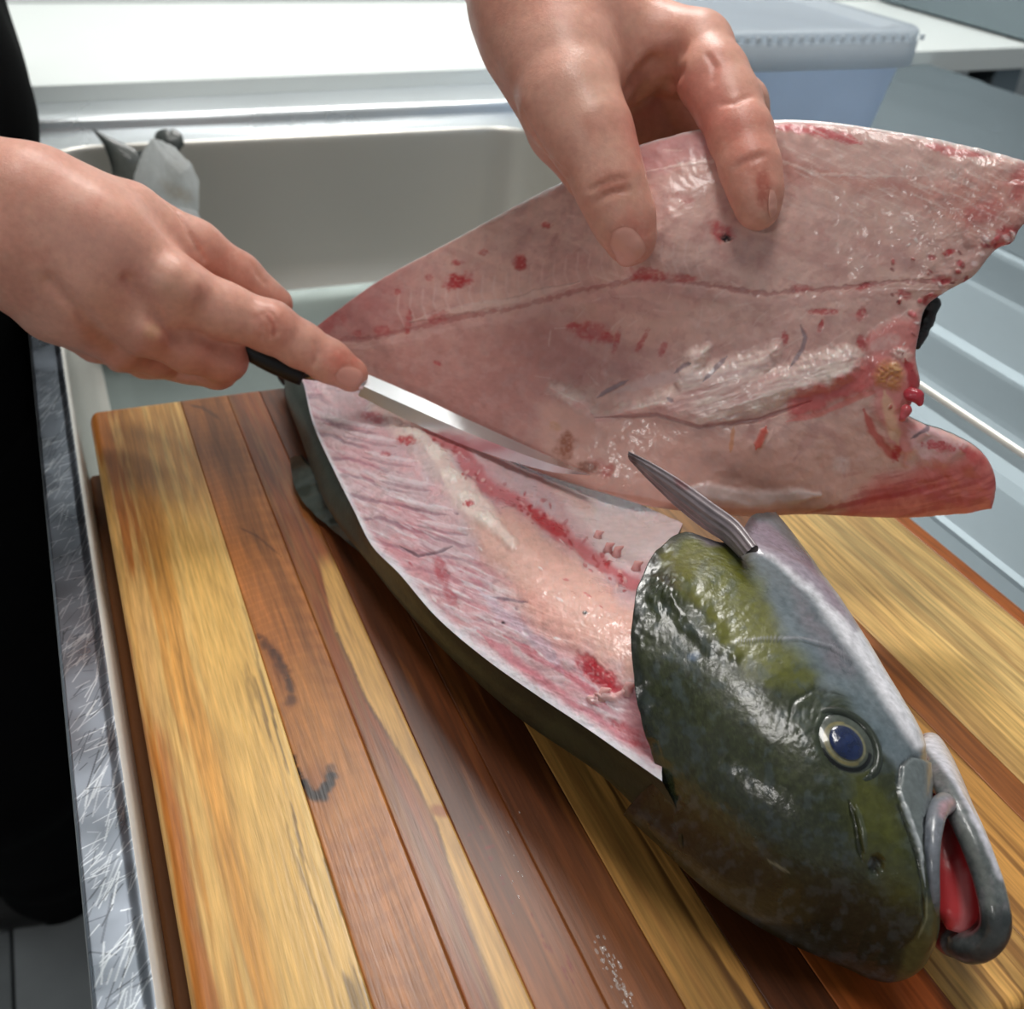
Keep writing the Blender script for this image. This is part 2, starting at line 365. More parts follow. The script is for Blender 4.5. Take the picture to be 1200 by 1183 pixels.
for i, (lx, ly, sx, sy, wt) in enumerate(LAMPS):
    nm = ['square ceiling lamp over the back bench', 'long ceiling lamp over the cutting board', 'wide ceiling lamp far across the room'][i]
    t = thing('ceiling_light', (lx, ly, CEIL), 'white flat ' + nm, 'lamp')
    box('housing', (lx - sx / 2 - .02, ly - sy / 2 - .02, CEIL - .03), (lx + sx / 2 + .02, ly + sy / 2 + .02, CEIL - .001), M['ceiling'], t, bv=.004)
    mesh_np('diffuser', [(lx - sx / 2, ly - sy / 2, CEIL - .032), (lx + sx / 2, ly - sy / 2, CEIL - .032), (lx + sx / 2, ly + sy / 2, CEIL - .032), (lx - sx / 2, ly + sy / 2, CEIL - .032)], np.array([[3, 2, 1, 0]]), M['lamp'], t, smooth=False)
    ld = bpy.data.lights.new('lamp_light', 'AREA'); ld.shape = 'RECTANGLE'; ld.size = sx; ld.size_y = sy; ld.energy = wt; ld.color = (1, .97, .93)
    lo = bpy.data.objects.new('lamp_light', ld); COL.objects.link(lo); lo.parent = t; lo.location = (0, 0, -.04)

# ------------------------------------------------------------------ sink bench
sink = thing('sink', (.4, .5, -.9), 'stainless steel kitchen sink with deep basin and ribbed drainboard', 'sink')
def rring(x0, x1, y0, y1, r, z, n=14):
    P = []
    for cx_, cy_, a0 in ((x1 - r, y1 - r, 0), (x0 + r, y1 - r, 90), (x0 + r, y0 + r, 180), (x1 - r, y0 + r, 270)):
        for a in np.linspace(a0, a0 + 90, n): P.append((cx_ + r * math.cos(math.radians(a)), cy_ + r * math.sin(math.radians(a)), z))
    return np.array(P)
BX0, BX1, BY0, BY1 = -.0125, .494, -.12, 1.09
rings = []
for e, z, r in ((0, 0, .062), (.002, -.0008, .060), (.0028, -.004, .059), (.0033, -.009, .058), (.0042, -.032, .057), (.010, -.09, .055), (.016, -.125, .052), (.02, -.143, .050), (.026, -.153, .048), (.036, -.159, .044), (.05, -.16, .04)):
    rings.append(rring(BX0 + e, BX1 - e, BY0 + e, BY1 - e, r, z))
V = np.array(rings); nr = V.shape[1]
V2 = np.vstack([V.reshape(-1, 3), [[.24, .6, -.163]]]); F = gridF(len(rings), nr, wrap=True)
i = np.arange(nr); k = (len(rings) - 1) * nr
kw = 8 * nr; mesh_np('basin_wall', V2[:9 * nr], gridF(9, nr, wrap=True), M['steel_wall'], sink)
mesh_np('basin_floor', np.vstack([V2[kw:]]), [gridF(len(rings) - 8, nr, wrap=True), np.stack([k - kw + i, k - kw + (i + 1) % nr, np.full(nr, len(V2) - 1 - kw)], -1)], M['steel_floor'], sink)
# left rim, with scratches
nx, ny = 50, 2200
gx, gy = np.meshgrid(np.linspace(-.0292, BX0 + .0004, nx), np.concatenate([np.linspace(-.1, .1, 100, endpoint=False), np.linspace(.1, .62, 1900), np.linspace(.623, 1.14, 200)])); u = (gx + .0292) / (.0292 + BX0)
pt = Paint(gx, gy, (168, 176, 188)); pt.noise(.03, .35, (130, 138, 150), 3, sy=.1)
for s in range(520):
    y = rng.uniform(.12, .62) if s < 380 else rng.uniform(.1, .4); x = rng.uniform(-.030, -.014); a = rng.choice([rng.normal(.3, .25), rng.normal(.95, .2)]); Ls = rng.uniform(.004, .02)
    pt.stroke([(x, y), (x + Ls * math.cos(a) * .6, y + Ls * math.sin(a))], rng.uniform(.00022, .00042), (238, 243, 248) if rng.random() < .75 else (110, 115, 122), rng.uniform(.4, .95), n=0, taper=False)
gz = np.where(u < .06, -.0012 * (1 - u / .06) ** 2, 0) + .0008 * sstep(.8, 1, u)
mesh_np('rim', np.stack([gx, gy, gz], -1), gridF(ny, nx), M['steel_attr'], sink, pt.c)
tag(bpy.data.objects['rim'], 'scratched steel rim along the left edge')
extrude_profile('front_panel', [(-.0292, -.0012), (-.0297, -.003), (-.0297, -.04), (-.025, -.045), (-.025, -.9)], -.1, 1.14, M['steel'], sink)
# top surfaces behind and to the right
def flat(name, quad, m, parent=sink):
    return mesh_np(name, quad, np.array([[0, 1, 2, 3]]), m, parent, smooth=False)
yb = np.array([BY1 - .062 + .062 * math.sin(math.radians(a)) for a in np.linspace(0, 90, 14)])
# the ledge round the basin's far corners: strips between the opening and a rectangle
top = rings[0]; far = top[:28]                 # right-back then left-back corner
outer = np.array([(BX1 if p[0] > .24 else -.0292, 1.142, 0) for p in far]); outer[:14, 0] = np.linspace(BX1, BX1 - .062, 14); outer[14:, 0] = np.linspace(BX0 + .062, -.0292, 14)
outer[0] = (BX1, 1.142, 0)
mesh_np('rear_ledge', np.vstack([far, outer]), gridF(2, 28, flip=True), M['steel'], sink, smooth=False)
extrude_x = lambda name, prof, x0, x1, m: mesh_np(name, np.stack([np.stack([np.full(len(prof), x), np.array(prof)[:, 0], np.array(prof)[:, 1]], -1) for x in (x0, x1)]), gridF(2, len(prof), flip=True), m, sink, smooth=True)
extrude_x('rear_upstand', [(1.142, 0), (1.1435, .006), (1.146, .0105), (1.150, .0122), (1.156, .0128), (1.25, .0128)], -.0292, .62, M['steel'])
prof = [(BX1, 0), (.500, .0012), (.506, .0015), (.548, .0015), (.553, .002), (.560, .0048), (.622, .0125), (.628, .0138), (.634, .0138), (.690, .0120), (.696, .0128), (.701, .0145), (.707, .0135), (.712, .0125), (1.17, .0125), (1.178, .011), (1.18, .005), (1.18, -.03)]
extrude_profile('drainboard', prof, -.1, 1.142, M['steel_dull'], sink, smooth=False)
flat('drainboard_back', [(BX1, 1.142, -.001), (1.18, 1.142, .0121), (1.18, 1.26, .0121), (BX1, 1.26, -.001)], M['steel_dull'])
lp = [(.496, -.001), (.492, -.0025), (.487, -.008), (.480, -.0125), (.470, -.0145), (.424, -.0185), (.420, -.0198), (.415, -.0188), (.3842, -.0192), (.3836, -.0205), (.3836, -.09)]
extrude_profile('side_ledge', lp, -.1, .62, M['steel_dull'], sink, smooth=False)
lp2 = [(-.0095, -.0445), (.006, -.0482), (.03, -.0485), (.032, -.07)]
extrude_profile('side_ledge', lp2, -.1, .49, M['steel_dull'], sink, smooth=False)
box('cabinet', (-.019, -.1, -.9), (1.15, 1.2, -.18), M['dark'], sink)
# white bench behind
A = PZ(25., 101., .03); B = PZ(1150., 57., .03)
d = (B - A) / (B - A)[0]; fx = lambda x: A + d * (x - A[0])
bench = thing('bench', (.6, 1.4, -.9), 'white bench top behind the sink with square front edge', 'bench')
x0, x1 = -.40, 2.0
q = [fx(x0), fx(x1), np.array([x1, 1.655, .03]), np.array([x0, 1.655, .03])]; lo_ = [p - (0, 0, .031) for p in q]
bevel(mesh_np('bench_top', np.array(q + lo_), np.array([[0, 1, 2, 3], [7, 6, 5, 4], [4, 5, 1, 0], [5, 6, 2, 1], [6, 7, 3, 2], [7, 4, 0, 3]]), M['white_top'], bench, smooth=False), .0015)
box('bench_base', (-.35, 1.36, -.9), (1.34, 1.64, -.002), M['dark'], bench)
box('bench_leg', (1.345, 1.29, -.9), (1.40, 1.345, -.002), M['steel_dull'], bench, bv=.004)
# steel appliance on the bench, top right
ap = thing('appliance', (1.7, 1.45, .03), 'grey steel appliance standing on the white bench at top right', 'appliance')
a0, a1 = PZ(1030., 0., .034), PZ(1200., 48., .034)
dr = (a1 - a0) / np.linalg.norm(a1 - a0); a1 = a1 + dr * .03; a0 = a0 - dr * .01
hx = np.array([.5, 0, 0]); hz = np.array([0, 0, .45])
c = [a0, a1, a1 + hx, a0 + hx]; c = np.array(c + [p + hz for p in c])
bevel(mesh_np('body', c, np.array([[3, 2, 1, 0], [4, 5, 6, 7], [0, 1, 5, 4], [1, 2, 6, 5], [2, 3, 7, 6], [3, 0, 4, 7]])[:, ::-1], M['steel_dull'], ap, smooth=False), .006)
for (ex, ey) in ((.03, .06), (.03, .28), (.42, .06), (.42, .28)):
    p = a1 * (1 - ey / .35) + a0 * (ey / .35) + np.array([ex, 0, 0]); box('foot', (p[0] - .015, p[1] - .015, .0302), (p[0] + .015, p[1] + .015, .035), M['dark'], ap)

# ------------------------------------------------------------------ plastic tub behind the fillet
TX0, TX1, TY0, TY1 = .475, .716, .768, 1.135
tub = thing('tub', ((TX0 + TX1) / 2, (TY0 + TY1) / 2, .0145), 'clear bluish plastic tub with milky rimmed lid on the drainboard', 'tub')
def tubrings(spec): return np.array([rring(TX0 - e, TX1 + e, TY0 - e, TY1 + e, r, z, 8) for e, z, r in spec])
R = tubrings([(-.03, .0155, .01), (-.026, .0145, .02), (-.022, .018, .024), (-.006, .118, .03), (-.004, .130, .03), (-.0055, .130, .03), (-.0075, .118, .03), (-.0235, .019, .024), (-.03, .0165, .01)])
n_ = R.shape[1]; mesh_np('tub_body', R, [gridF(len(R), n_, wrap=True)], M['tub'], tub)
bt = R[0]; mesh_np('tub_floor', np.vstack([bt, [[(TX0 + TX1) / 2, (TY0 + TY1) / 2, .0165]]]), np.stack([np.arange(n_), (np.arange(n_) + 1) % n_, np.full(n_, n_)], -1), M['tub'], tub)
R = tubrings([(-.004, .122, .03), (.001, .1215, .032), (.0025, .1225, .033), (.003, .141, .033), (.001, .1435, .032), (-.003, .1435, .031), (-.004, .141, .03), (-.004, .122, .03)])
mesh_np('rim', R, [gridF(len(R), n_, wrap=True)], M['rim_white'], tub)
R = tubrings([(.002, .1436, .032), (.002, .149, .031), (0, .1515, .03), (-.016, .1515, .026), (-.019, .147, .024), (-.026, .1465, .02)])
Vl = np.vstack([R.reshape(-1, 3), [[(TX0 + TX1) / 2, (TY0 + TY1) / 2, .1465]]]); k = (len(R) - 1) * n_; i = np.arange(n_)
lid = mesh_np('lid', Vl, [gridF(len(R), n_, wrap=True), np.stack([k + (i + 1) % n_, k + i, np.full(n_, len(Vl) - 1)], -1)[:, ::-1]], M['lid'], tub)
for k in range(22):
    x = TX0 + .012 + k * (TX1 - TX0 - .024) / 21
    box('rib', (x - .002, TY0 - .0036, .1442), (x + .002, TY0 - .0018, .1488), M['rim_white'], lid)
# ------------------------------------------------------------------ cutting board: eleven planks glued side by side
ub = thing('under_board', (.18, .2, -.048), 'thin dark brown board lying beneath the cutting board, showing along its left side', 'board')
box('panel', (-.0082, -.03, -.0478), (.375, .549, -.0312), M['dark_wood'], ub, bv=.002)
board = thing('cutting_board', (.19, .33, -.03), 'striped teak cutting board of light and dark planks under the fish', 'cutting board')
BXa, BXb, BYa, BYb = -.0028, .3825, .106, .5655
LIGHT = (222, 176, 104); GOLD = (206, 148, 72); BROWN = (150, 88, 42); DARK = (84, 42, 18); ORNG = (186, 112, 50)
PL = [(-.0028, .0465, GOLD), (.0465, .0725, (170, 106, 52)), (.0725, .0912, (138, 74, 34)), (.0912, .112, (104, 54, 24)), (.112, .134, (92, 48, 22)), (.134, .158, (206, 152, 80)), (.158, .178, (92, 48, 22)),
      (.178, .212, (156, 84, 36)), (.212, .250, (216, 166, 94)), (.250, .287, (206, 150, 78)), (.287, .3005, (150, 88, 40)), (.3005, .372, (226, 190, 122)), (.372, .3825, (166, 92, 42))]
def rr_inset(x, y):
    """the board's rounded outline: how far a point on the side edges is drawn in"""
    r = .012; yy = np.clip(y, BYa, BYb)
    return yy
for pi, (xa, xb, base) in enumerate(PL):
    nxp = max(6, int((xb - xa) / .0006)); nyp = 760
    g = .00004
    xs = np.linspace(xa + g, xb - g, nxp); ys = np.linspace(BYa, BYb, nyp); X, Yg = np.meshgrid(xs, ys)
    # rounded corners of the whole board
    r = .012
    for (cx_, sx_) in ((BXa + r, -1), (BXb - r, 1)):
        m = (sx_ * (X - cx_) > 0); q = np.clip(sx_ * (X - cx_) / r, 0, 1); ex = r * (1 - np.sqrt(np.maximum(0, 1 - q * q)))
        t = (Yg - BYa) / (BYb - BYa); Yg = np.where(m, BYa + ex + t * (BYb - BYa - 2 * ex), Yg)
    p = Paint(X, Yg, base)
    p.x = p.x + .0014 * (fbm(p.x * 20 + pi * 9, p.y * 9, pi) - .5) * 4
    sd = pi * 31
    dk = tuple(int(v * .66) for v in base); lt = tuple(min(255, int(v * 1.16)) for v in base)
    p.noise(.006, .55, dk, sd, sy=.16, lo=.5, hi=.72); p.noise(.009, .5, lt, sd + 5, sy=.22, lo=.5, hi=.7); p.noise(.0016, .45, dk, sd + 9, sy=.09, lo=.53, hi=.72)
    if pi == 0:
        p.poly([(-.005, .1), (.006, .1), (.004, .25), (.0075, .35), (.010, .45), (.012, .57), (-.005, .57)], (176, 98, 36), .75, .003, .002, .02)
        p.poly([(-.001, .42), (.05, .44), (.05, .58), (-.005, .58)], (150, 92, 44), .55, .04, .012, .03)  # far end browner: stain, with the shadow there painted in too
        p.mix(.8 * sstep(.017, .027, p.x + .004 * (fbm(p.x * 50, p.y * 7, 4) - .5)) * (1 - sstep(.40, .50, p.y) * .7), (226, 184, 108)); p.noise(.0035, .5, (236, 200, 126), 19, sy=.12, lo=.5, hi=.68)
        mk = sstep(.033, .043, p.x) * (1 - sstep(.30, .42, p.y)); p.mix(mk * .7 * sstep(.53, .68, fbm(p.x / .0013, p.y / .035, 90)), (84, 64, 46))

    if pi == 1:
        yb_ = P2 = None
        for cxk, cyk in ((.058, .27), (.063, .205)):
            dd = np.hypot((p.x - cxk) / .5, p.y - cyk); p.mix(.16 * sstep(.55, .8, .5 + .5 * np.sin(dd * 620 + 5 * fbm(p.x * 60, p.y * 40, 3))), (116, 62, 26))
        p.poly([(.045, .33), (.062, .33), (.072, .30), (.074, .25), (.05, .24)], (190, 128, 62), .5, .012, .006, .02)
        p.blob(.0505, .330, .003, .012, 0, (120, 66, 28), .6)
        p.blob(.053, .262, .008, .014, 0, (128, 70, 32), .6, soft=.9); p.blob(.0510, .322, .0055, .024, .05, (132, 76, 34), .6, soft=.9)
        for path, n_, lo_r, hi_r, cl, al in (([(.0480, .2640), (.0492, .2590), (.0512, .2562), (.0534, .2566), (.0550, .2600), (.0568, .2622), (.0586, .2668)], 34, .0007, .0019, (30, 19, 17), .9), ([(.0466, .278), (.0469, .271), (.0476, .265)], 12, .0006, .0013, (26, 17, 16), .9), ([(.0467, .349), (.0498, .338), (.0524, .325), (.0528, .313), (.0506, .305)], 30, .0007, .0022, (80, 42, 20), .6), ([(.0506, .338), (.0530, .326), (.0530, .312)], 14, .0005, .0012, (44, 24, 14), .6)):
            for q in crom(path, n_): p.blob(q[0] + rng.normal(0, .0004), q[1] + rng.normal(0, .0008), 1.45 * rng.uniform(lo_r, hi_r), 1.8 * rng.uniform(lo_r, hi_r), rng.uniform(-.3, .3), cl, al * rng.uniform(.6, 1), soft=.7, n=.35, seed=int(rng.integers(900)))
        p.stroke([(.0488, .558), (.0560, .552), (.0600, .545), (.0635, .535)], .0016, (60, 38, 30), .75)
        p.stroke([(.056, .43), (.063, .42), (.070, .40)], .0007, (70, 34, 14), .6)
        p.poly([(.045, .57), (.08, .57), (.08, .5), (.06, .47), (.045, .5)], (112, 66, 34), .5, .02, .01, .02)  # hand's shade over the far end, painted as darker brown
    if pi == 2:
        # pale sapwood on the right half with a curved inner edge
        ys_ = np.array([.10, .18, .21, .23, .26, .30, .34, .40, .44]); xe = np.array([.078, .0815, .0832, .0850, .0842, .0800, .0790, .084, .092])
        e = np.interp(p.y, ys_, xe); p.mix(sstep(-.0006, .0006, p.x - e) * (1 - sstep(.38, .40, p.y)), (206, 158, 88)); p.stroke(np.stack([xe, ys_], -1)[:7], .0007, (92, 50, 22), .8, taper=False)
        p.noise(.0014, .4, (146, 104, 56), 41, sy=.05); p.blob(.088, .236, .0026, .004, .4, (150, 84, 38), .9)
    if pi in (3, 4):
        p.noise(.003, .6, (74, 38, 18), 7 + pi, sy=.12, lo=.5, hi=.66); p.noise(.004, .5, (164, 98, 48), 3 + pi, sy=.1, lo=.55, hi=.72); mk = 1 - sstep(.15, .24, p.y); p.mix(.5 * mk, (160, 94, 46))
    if pi == 5:
        mk = sstep(.1475, .151, p.x); p.mix(mk * .85 * sstep(.48, .6, fbm(p.x / .0014, p.y / .06, 5)), (78, 46, 24)); p.noise(.002, .4, (150, 98, 50), 8, sy=.1)
    if pi in (7,): p.noise(.003, .6, (120, 60, 26), 14, sy=.12); p.blob(.196, .118, .02, .02, 0, (158, 72, 30), .5)
    if pi in (8, 9): p.noise(.002, .7, (130, 84, 42), 15 + pi, sy=.12, lo=.52, hi=.66); p.stroke([(.236, .10), (.240, .2), (.238, .35)], .0012, (92, 58, 30), .7)
    if pi == 9: p.poly([(.24, .30), (.30, .30), (.30, .57), (.24, .57)], (150, 96, 46), .6, .02, .005, .02)
    if pi == 11:
        p.poly([(.3, .1), (.326, .1), (.330, .57), (.3, .57)], (224, 178, 104), .6, .004, .003, .02); p.noise(.004, .55, (176, 134, 80), 25, sy=.14, lo=.5, hi=.62); p.noise(.0012, .4, (150, 108, 60), 26, sy=.1, lo=.56, hi=.7)
    # wet smears of blood on planks four and five
    if pi in (3, 4):
        for k in range(22):
            y = rng.uniform(.16, .225); p.blob(.1 + (.225 - y) * .10 + rng.normal(0, .0016), y, rng.uniform(.0003, .0009), rng.uniform(.0005, .002), 0, (120, 36, 20), .7, seed=k)
    zt = np.zeros_like(X); rx = .004
    for e_, sg in ((BXa, 1), (BXb, -1)):
        q = np.clip(1 - sg * (X - e_) / rx, 0, 1); zt = zt - rx * .8 * (1 - np.sqrt(1 - q * q))
    for e_, sg in ((BYa, 1), (BYb, -1)):
        q = np.clip(1 - sg * (Yg - e_) / rx, 0, 1); zt = zt - rx * .8 * (1 - np.sqrt(1 - q * q))
    jd = np.minimum(X - xa, xb - X); zt = zt - .00007 * (1 - sstep(.00005, .0004, jd)) * (1 if True else 0)
    zt = zt + .00006 * (pi % 3)
    T_ = np.stack([X, Yg, zt], -1); Bm = T_.copy(); Bm[..., 2] = -.030
    nT = nxp * nyp; ring = np.concatenate([np.arange(nxp), nxp - 1 + nxp * np.arange(1, nyp), nT - 2 - np.arange(nxp - 1), (nyp - 2 - np.arange(nyp - 2)) * nxp])
    Vb = T_.reshape(-1, 3)[ring].copy(); Vb[:, 2] = -.030; i = np.arange(len(ring)); j = (i + 1) % len(ring)
    side = np.stack([ring[j], ring[i], nT + i, nT + j], -1)
    o = mesh_np('plank', np.vstack([T_.reshape(-1, 3), Vb]), np.vstack([gridF(nyp, nxp), side]), M['wood'], board, np.vstack([p.c, p.c[ring]]))

# ================================================================== THE FISH
fish = thing('fish', (.15, .3, 0), 'whole dark green fish on the cutting board, upper side cut open', 'fish')
AT = np.array([.105, .55, 0]); AD = np.array([.222, -.975, 0]); AD /= np.linalg.norm(AD); AN = np.array([-AD[1], AD[0], 0])   # tail, axis to snout, towards belly
D_PX = [(335, 450), (338, 500), (352, 580), (390, 625), (430, 660), (500, 742), (600, 835), (700, 905), (750, 952), (800, 1003), (850, 1042), (900, 1074), (950, 1099), (1010, 1120), (1050, 1132), (1082, 1139), (1120, 1146)]
V_PX = [(700, 560), (760, 600), (800, 618), (870, 612), (930, 648), (1000, 738), (1060, 828), (1092, 878), (1112, 918), (1110, 956), (1105, 1010), (1108, 1060), (1112, 1100), (1118, 1150)]
S_ = np.linspace(.25, .458, 42)
t_ = np.interp(S_, [.25, .29, .33, .37, .40, .425, .44, .45, .458], [.042, .0445, .045, .0425, .038, .030, .024, .018, .010])
zc_ = np.interp(S_, [.25, .33, .37, .40, .425, .44, .458], [.042, .045, .0428, .0390, .034, .031, .0285])
c_ = np.full(len(S_), -.005); w_ = np.interp(S_, [.25, .33, .40, .458], [.055, .06, .045, .02])
th = np.linspace(0, 2 * np.pi, 160, endpoint=False)
def sect(s, c, w_s, t, zc, th, e=2.6):
    cu = np.sign(np.cos(th)) * abs(np.cos(th)) ** (2 / e); sz = np.sign(np.sin(th)) * abs(np.sin(th)) ** (2 / e)
    return AT + s[..., None] * AD + (c + w_s * cu)[..., None] * AN + np.array([0, 0, 1]) * (zc + t * sz)[..., None]
def cross_at(p0, e, poly):
    """where the line p0 + k e meets an image curve (k nearest to 0)"""
    poly = np.array(poly, float); best = None
    for a, b in zip(poly[:-1], poly[1:]):
        Mx = np.array([e, -(b - a)]).T
        if abs(np.linalg.det(Mx)) < 1e-9: continue
        k, q = np.linalg.solve(Mx, a - p0)
        if -.001 <= q <= 1.001 and (best is None or abs(k) < abs(best)): best = k
    return best
Dc, Vc = crom(D_PX, 120), crom(V_PX, 120)
for it in range(14):
    for n_i in range(len(S_)):
        s = np.full(len(th), S_[n_i]); P = sect(s, c_[n_i], w_[n_i], t_[n_i], zc_[n_i], th); x, y, _ = proj(P)
        o = AT + S_[n_i] * AD + c_[n_i] * AN + np.array([0, 0, zc_[n_i]]); x0, y0, _ = proj(o); x1, y1, _ = proj(o + .01 * AN)
        e = np.array([x1 - x0, y1 - y0]); sc = np.linalg.norm(e) / .01; e /= np.linalg.norm(e)
        k = (x - x0) * e[0] + (y - y0) * e[1]; p0 = np.array([x0, y0])
        kd, kv = cross_at(p0, e, Dc), cross_at(p0, e, Vc)
        if kd is None or kv is None: continue
        dd, dv = (kd - k.min()) / sc, (kv - k.max()) / sc
        c_[n_i] += .5 * (dd + dv) * .8; w_[n_i] = max(.006, w_[n_i] + .5 * (dv - dd) * .8)
for _ in range(2):
    c_[1:-1] = .5 * c_[1:-1] + .25 * (c_[:-2] + c_[2:]); w_[1:-1] = .5 * w_[1:-1] + .25 * (w_[:-2] + w_[2:])
SE = .4425
NS, NT = 300, 420
H_PX = [(880, 602), (868, 626), (850, 638), (826, 632), (800, 616), (765, 648), (745, 688), (737, 745), (743, 812), (756, 865), (773, 912), (750, 926), (728, 955), (712, 1000), (690, 1250), (1400, 1250), (1400, 560)]
th1 = np.linspace(0, 2 * np.pi, NT, endpoint=False); sc_ = np.linspace(.25, .41, 161)
TT_, SS_ = np.meshgrid(th1, sc_); ci_ = np.interp(SS_, S_, c_); wi_ = np.interp(SS_, S_, w_); Q_ = sect(SS_, ci_, wi_, np.interp(SS_, S_, t_), np.interp(SS_, S_, zc_), TT_)
qx, qy, _ = proj(Q_); ins_ = poly_sd(qx, qy, H_PX) < 0
s_first = np.where(ins_.any(0), sc_[ins_.argmax(0)], .41); s_first = np.minimum(s_first, .385)
qn = gnormal(Q_); oc = Q_ - (AT + SS_[..., None] * AD + ci_[..., None] * AN + np.array([0, 0, 1]) * np.interp(SS_, S_, zc_)[..., None]); qn = qn * np.sign((qn * oc).sum(-1, keepdims=True)); vis = ((CAM - Q_) * qn).sum(-1) > 0
vs_ = vis[ins_.argmax(0), np.arange(NT)] & (np.sin(th1) > -.75)
# hidden columns take the nearest visible value (wrapping round)
k_ = np.arange(NT); vk = k_[vs_]; s_first = np.interp(k_, np.concatenate([vk - NT, vk, vk + NT]), np.tile(s_first[vs_], 3))
for _ in range(6): s_first = .5 * s_first + .25 * (np.roll(s_first, 1) + np.roll(s_first, -1))
thh = th1[None, :] + np.zeros((NS, 1)); sg = np.linspace(0, 1, NS)[:, None] + np.zeros((1, NT))
s0 = s_first[None, :] + np.zeros((NS, 1)); s = s0 + (SE - s0) * sg
cc, ww = np.interp(s, S_, c_), np.interp(s, S_, w_)
# round the snout off
tt, zz = np.interp(s, S_, t_), np.interp(s, S_, zc_)
rnd = np.sqrt(np.clip(1 - np.clip((s - (SE - .014)) / .0141, 0, 1) ** 2, 0, 1)); ww = ww * (.12 + .88 * rnd); tt = tt * (.12 + .88 * rnd)
HP_ = sect(s, cc, ww, tt, zz, thh)
hx_, hy_, hd_ = proj(HP_)
Nh = gnormal(HP_); out = HP_ - (AT + s[..., None] * AD + cc[..., None] * AN + np.array([0, 0, 1]) * zz[..., None]); Nh = Nh * np.sign((Nh * out).sum(-1, keepdims=True))
front = ((CAM - HP_) * Nh).sum(-1).ravel() > 0
hp = Paint(hx_, hy_, (50, 55, 33))
hp.noise(60, .5, (38, 42, 27), 2); hp.noise(25, .35, (66, 70, 40), 5); hp.noise(7, .25, (34, 38, 24), 8); hp.noise(2.6, .35, (26, 30, 22), 9, lo=.5, hi=.7); hp.noise(3.4, .25, (88, 94, 66), 10, lo=.56, hi=.74)
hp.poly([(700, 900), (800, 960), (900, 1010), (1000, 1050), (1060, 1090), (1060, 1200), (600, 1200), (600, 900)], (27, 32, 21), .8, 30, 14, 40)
# belly and gill cover in blue grey, olive patch behind, white throat
hp.poly([(868, 640), (890, 690), (915, 745), (950, 790), (1000, 830), (1040, 890), (1062, 930), (1085, 1000), (1098, 1060), (1140, 1060), (1140, 700), (900, 560)], (112, 122, 128), .92, 9, 12, 22)
hp.poly([(800, 620), (850, 630), (885, 680), (912, 740), (930, 790), (900, 800), (860, 770), (830, 730), (800, 690), (770, 650)], (104, 104, 34), .85, 14, 14, 25)
hp.poly([(880, 760), (930, 755), (965, 790), (945, 815), (900, 800)], (96, 98, 40), .7, 10, 8, 18)
hp.poly([(905, 690), (950, 720), (990, 790), (960, 790), (925, 750)], (96, 108, 116), .6, 14, 10, 20)
hp.poly([(930, 690), (985, 750), (1000, 790), (975, 780), (940, 730)], (128, 116, 124), .6, 12, 8, 20)
hp.poly([(985, 800), (1030, 840), (1060, 880), (1080, 930), (1060, 900), (1020, 870)], (100, 114, 122), .8, 12, 8, 14)
hp.noise(11, .35, (76, 88, 94), 31, lo=.52, hi=.7)
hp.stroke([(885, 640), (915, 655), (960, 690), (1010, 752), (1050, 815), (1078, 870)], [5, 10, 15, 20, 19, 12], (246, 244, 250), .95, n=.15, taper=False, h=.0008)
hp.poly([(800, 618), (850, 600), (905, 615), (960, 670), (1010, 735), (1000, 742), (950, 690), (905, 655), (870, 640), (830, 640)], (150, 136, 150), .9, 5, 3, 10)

# olive nose and upper lip
hp.poly([(1000, 900), (1040, 930), (1062, 990), (1075, 1050), (1045, 1060), (1010, 1010), (995, 950)], (82, 84, 34), .7, 16, 8, 20)
hp.poly([(1078, 1060), (1112, 1050), (1115, 1150), (1050, 1150), (1062, 1110), (1080, 1085)], (88, 86, 48), .85, 5, 2, 10)
hp.stroke([(1080, 1040), (1082, 1075), (1070, 1100), (1052, 1116)], 2.2, (40, 42, 26), .8, h=-.0006); hp.stroke([(1086, 1045), (1086, 1078), (1074, 1103)], 1.3, (150, 150, 120), .5)
# eye socket, cheek folds, gill-cover edge, plate above the jaw
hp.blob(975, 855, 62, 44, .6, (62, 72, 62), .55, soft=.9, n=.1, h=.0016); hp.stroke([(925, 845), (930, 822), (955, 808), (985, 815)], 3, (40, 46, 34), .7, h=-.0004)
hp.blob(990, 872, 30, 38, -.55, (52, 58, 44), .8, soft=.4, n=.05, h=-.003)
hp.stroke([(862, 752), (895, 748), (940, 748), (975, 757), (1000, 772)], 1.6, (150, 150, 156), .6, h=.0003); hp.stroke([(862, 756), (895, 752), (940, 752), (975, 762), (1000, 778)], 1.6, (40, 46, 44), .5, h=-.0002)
hp.stroke([(930, 800), (955, 815), (985, 850)], 2, (60, 72, 74), .4)
hp.poly([(1052, 925), (1056, 898), (1068, 888), (1090, 893), (1108, 918), (1112, 940), (1090, 940), (1080, 960), (1080, 1010)], (110, 118, 118), .9, 3, 2, 8, h=.0012)
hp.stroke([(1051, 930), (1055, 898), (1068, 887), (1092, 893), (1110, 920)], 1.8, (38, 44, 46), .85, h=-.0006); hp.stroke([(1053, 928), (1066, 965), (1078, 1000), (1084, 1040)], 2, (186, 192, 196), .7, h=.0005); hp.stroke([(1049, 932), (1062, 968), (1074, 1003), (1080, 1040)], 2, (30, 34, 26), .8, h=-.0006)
hp.stroke([(995, 940), (1002, 965), (1006, 990), (1010, 1010)], 3.5, (30, 34, 26), .7, h=-.0014); hp.stroke([(1004, 945), (1012, 975), (1014, 1000)], 3, (84, 92, 76), .6, h=.0008)
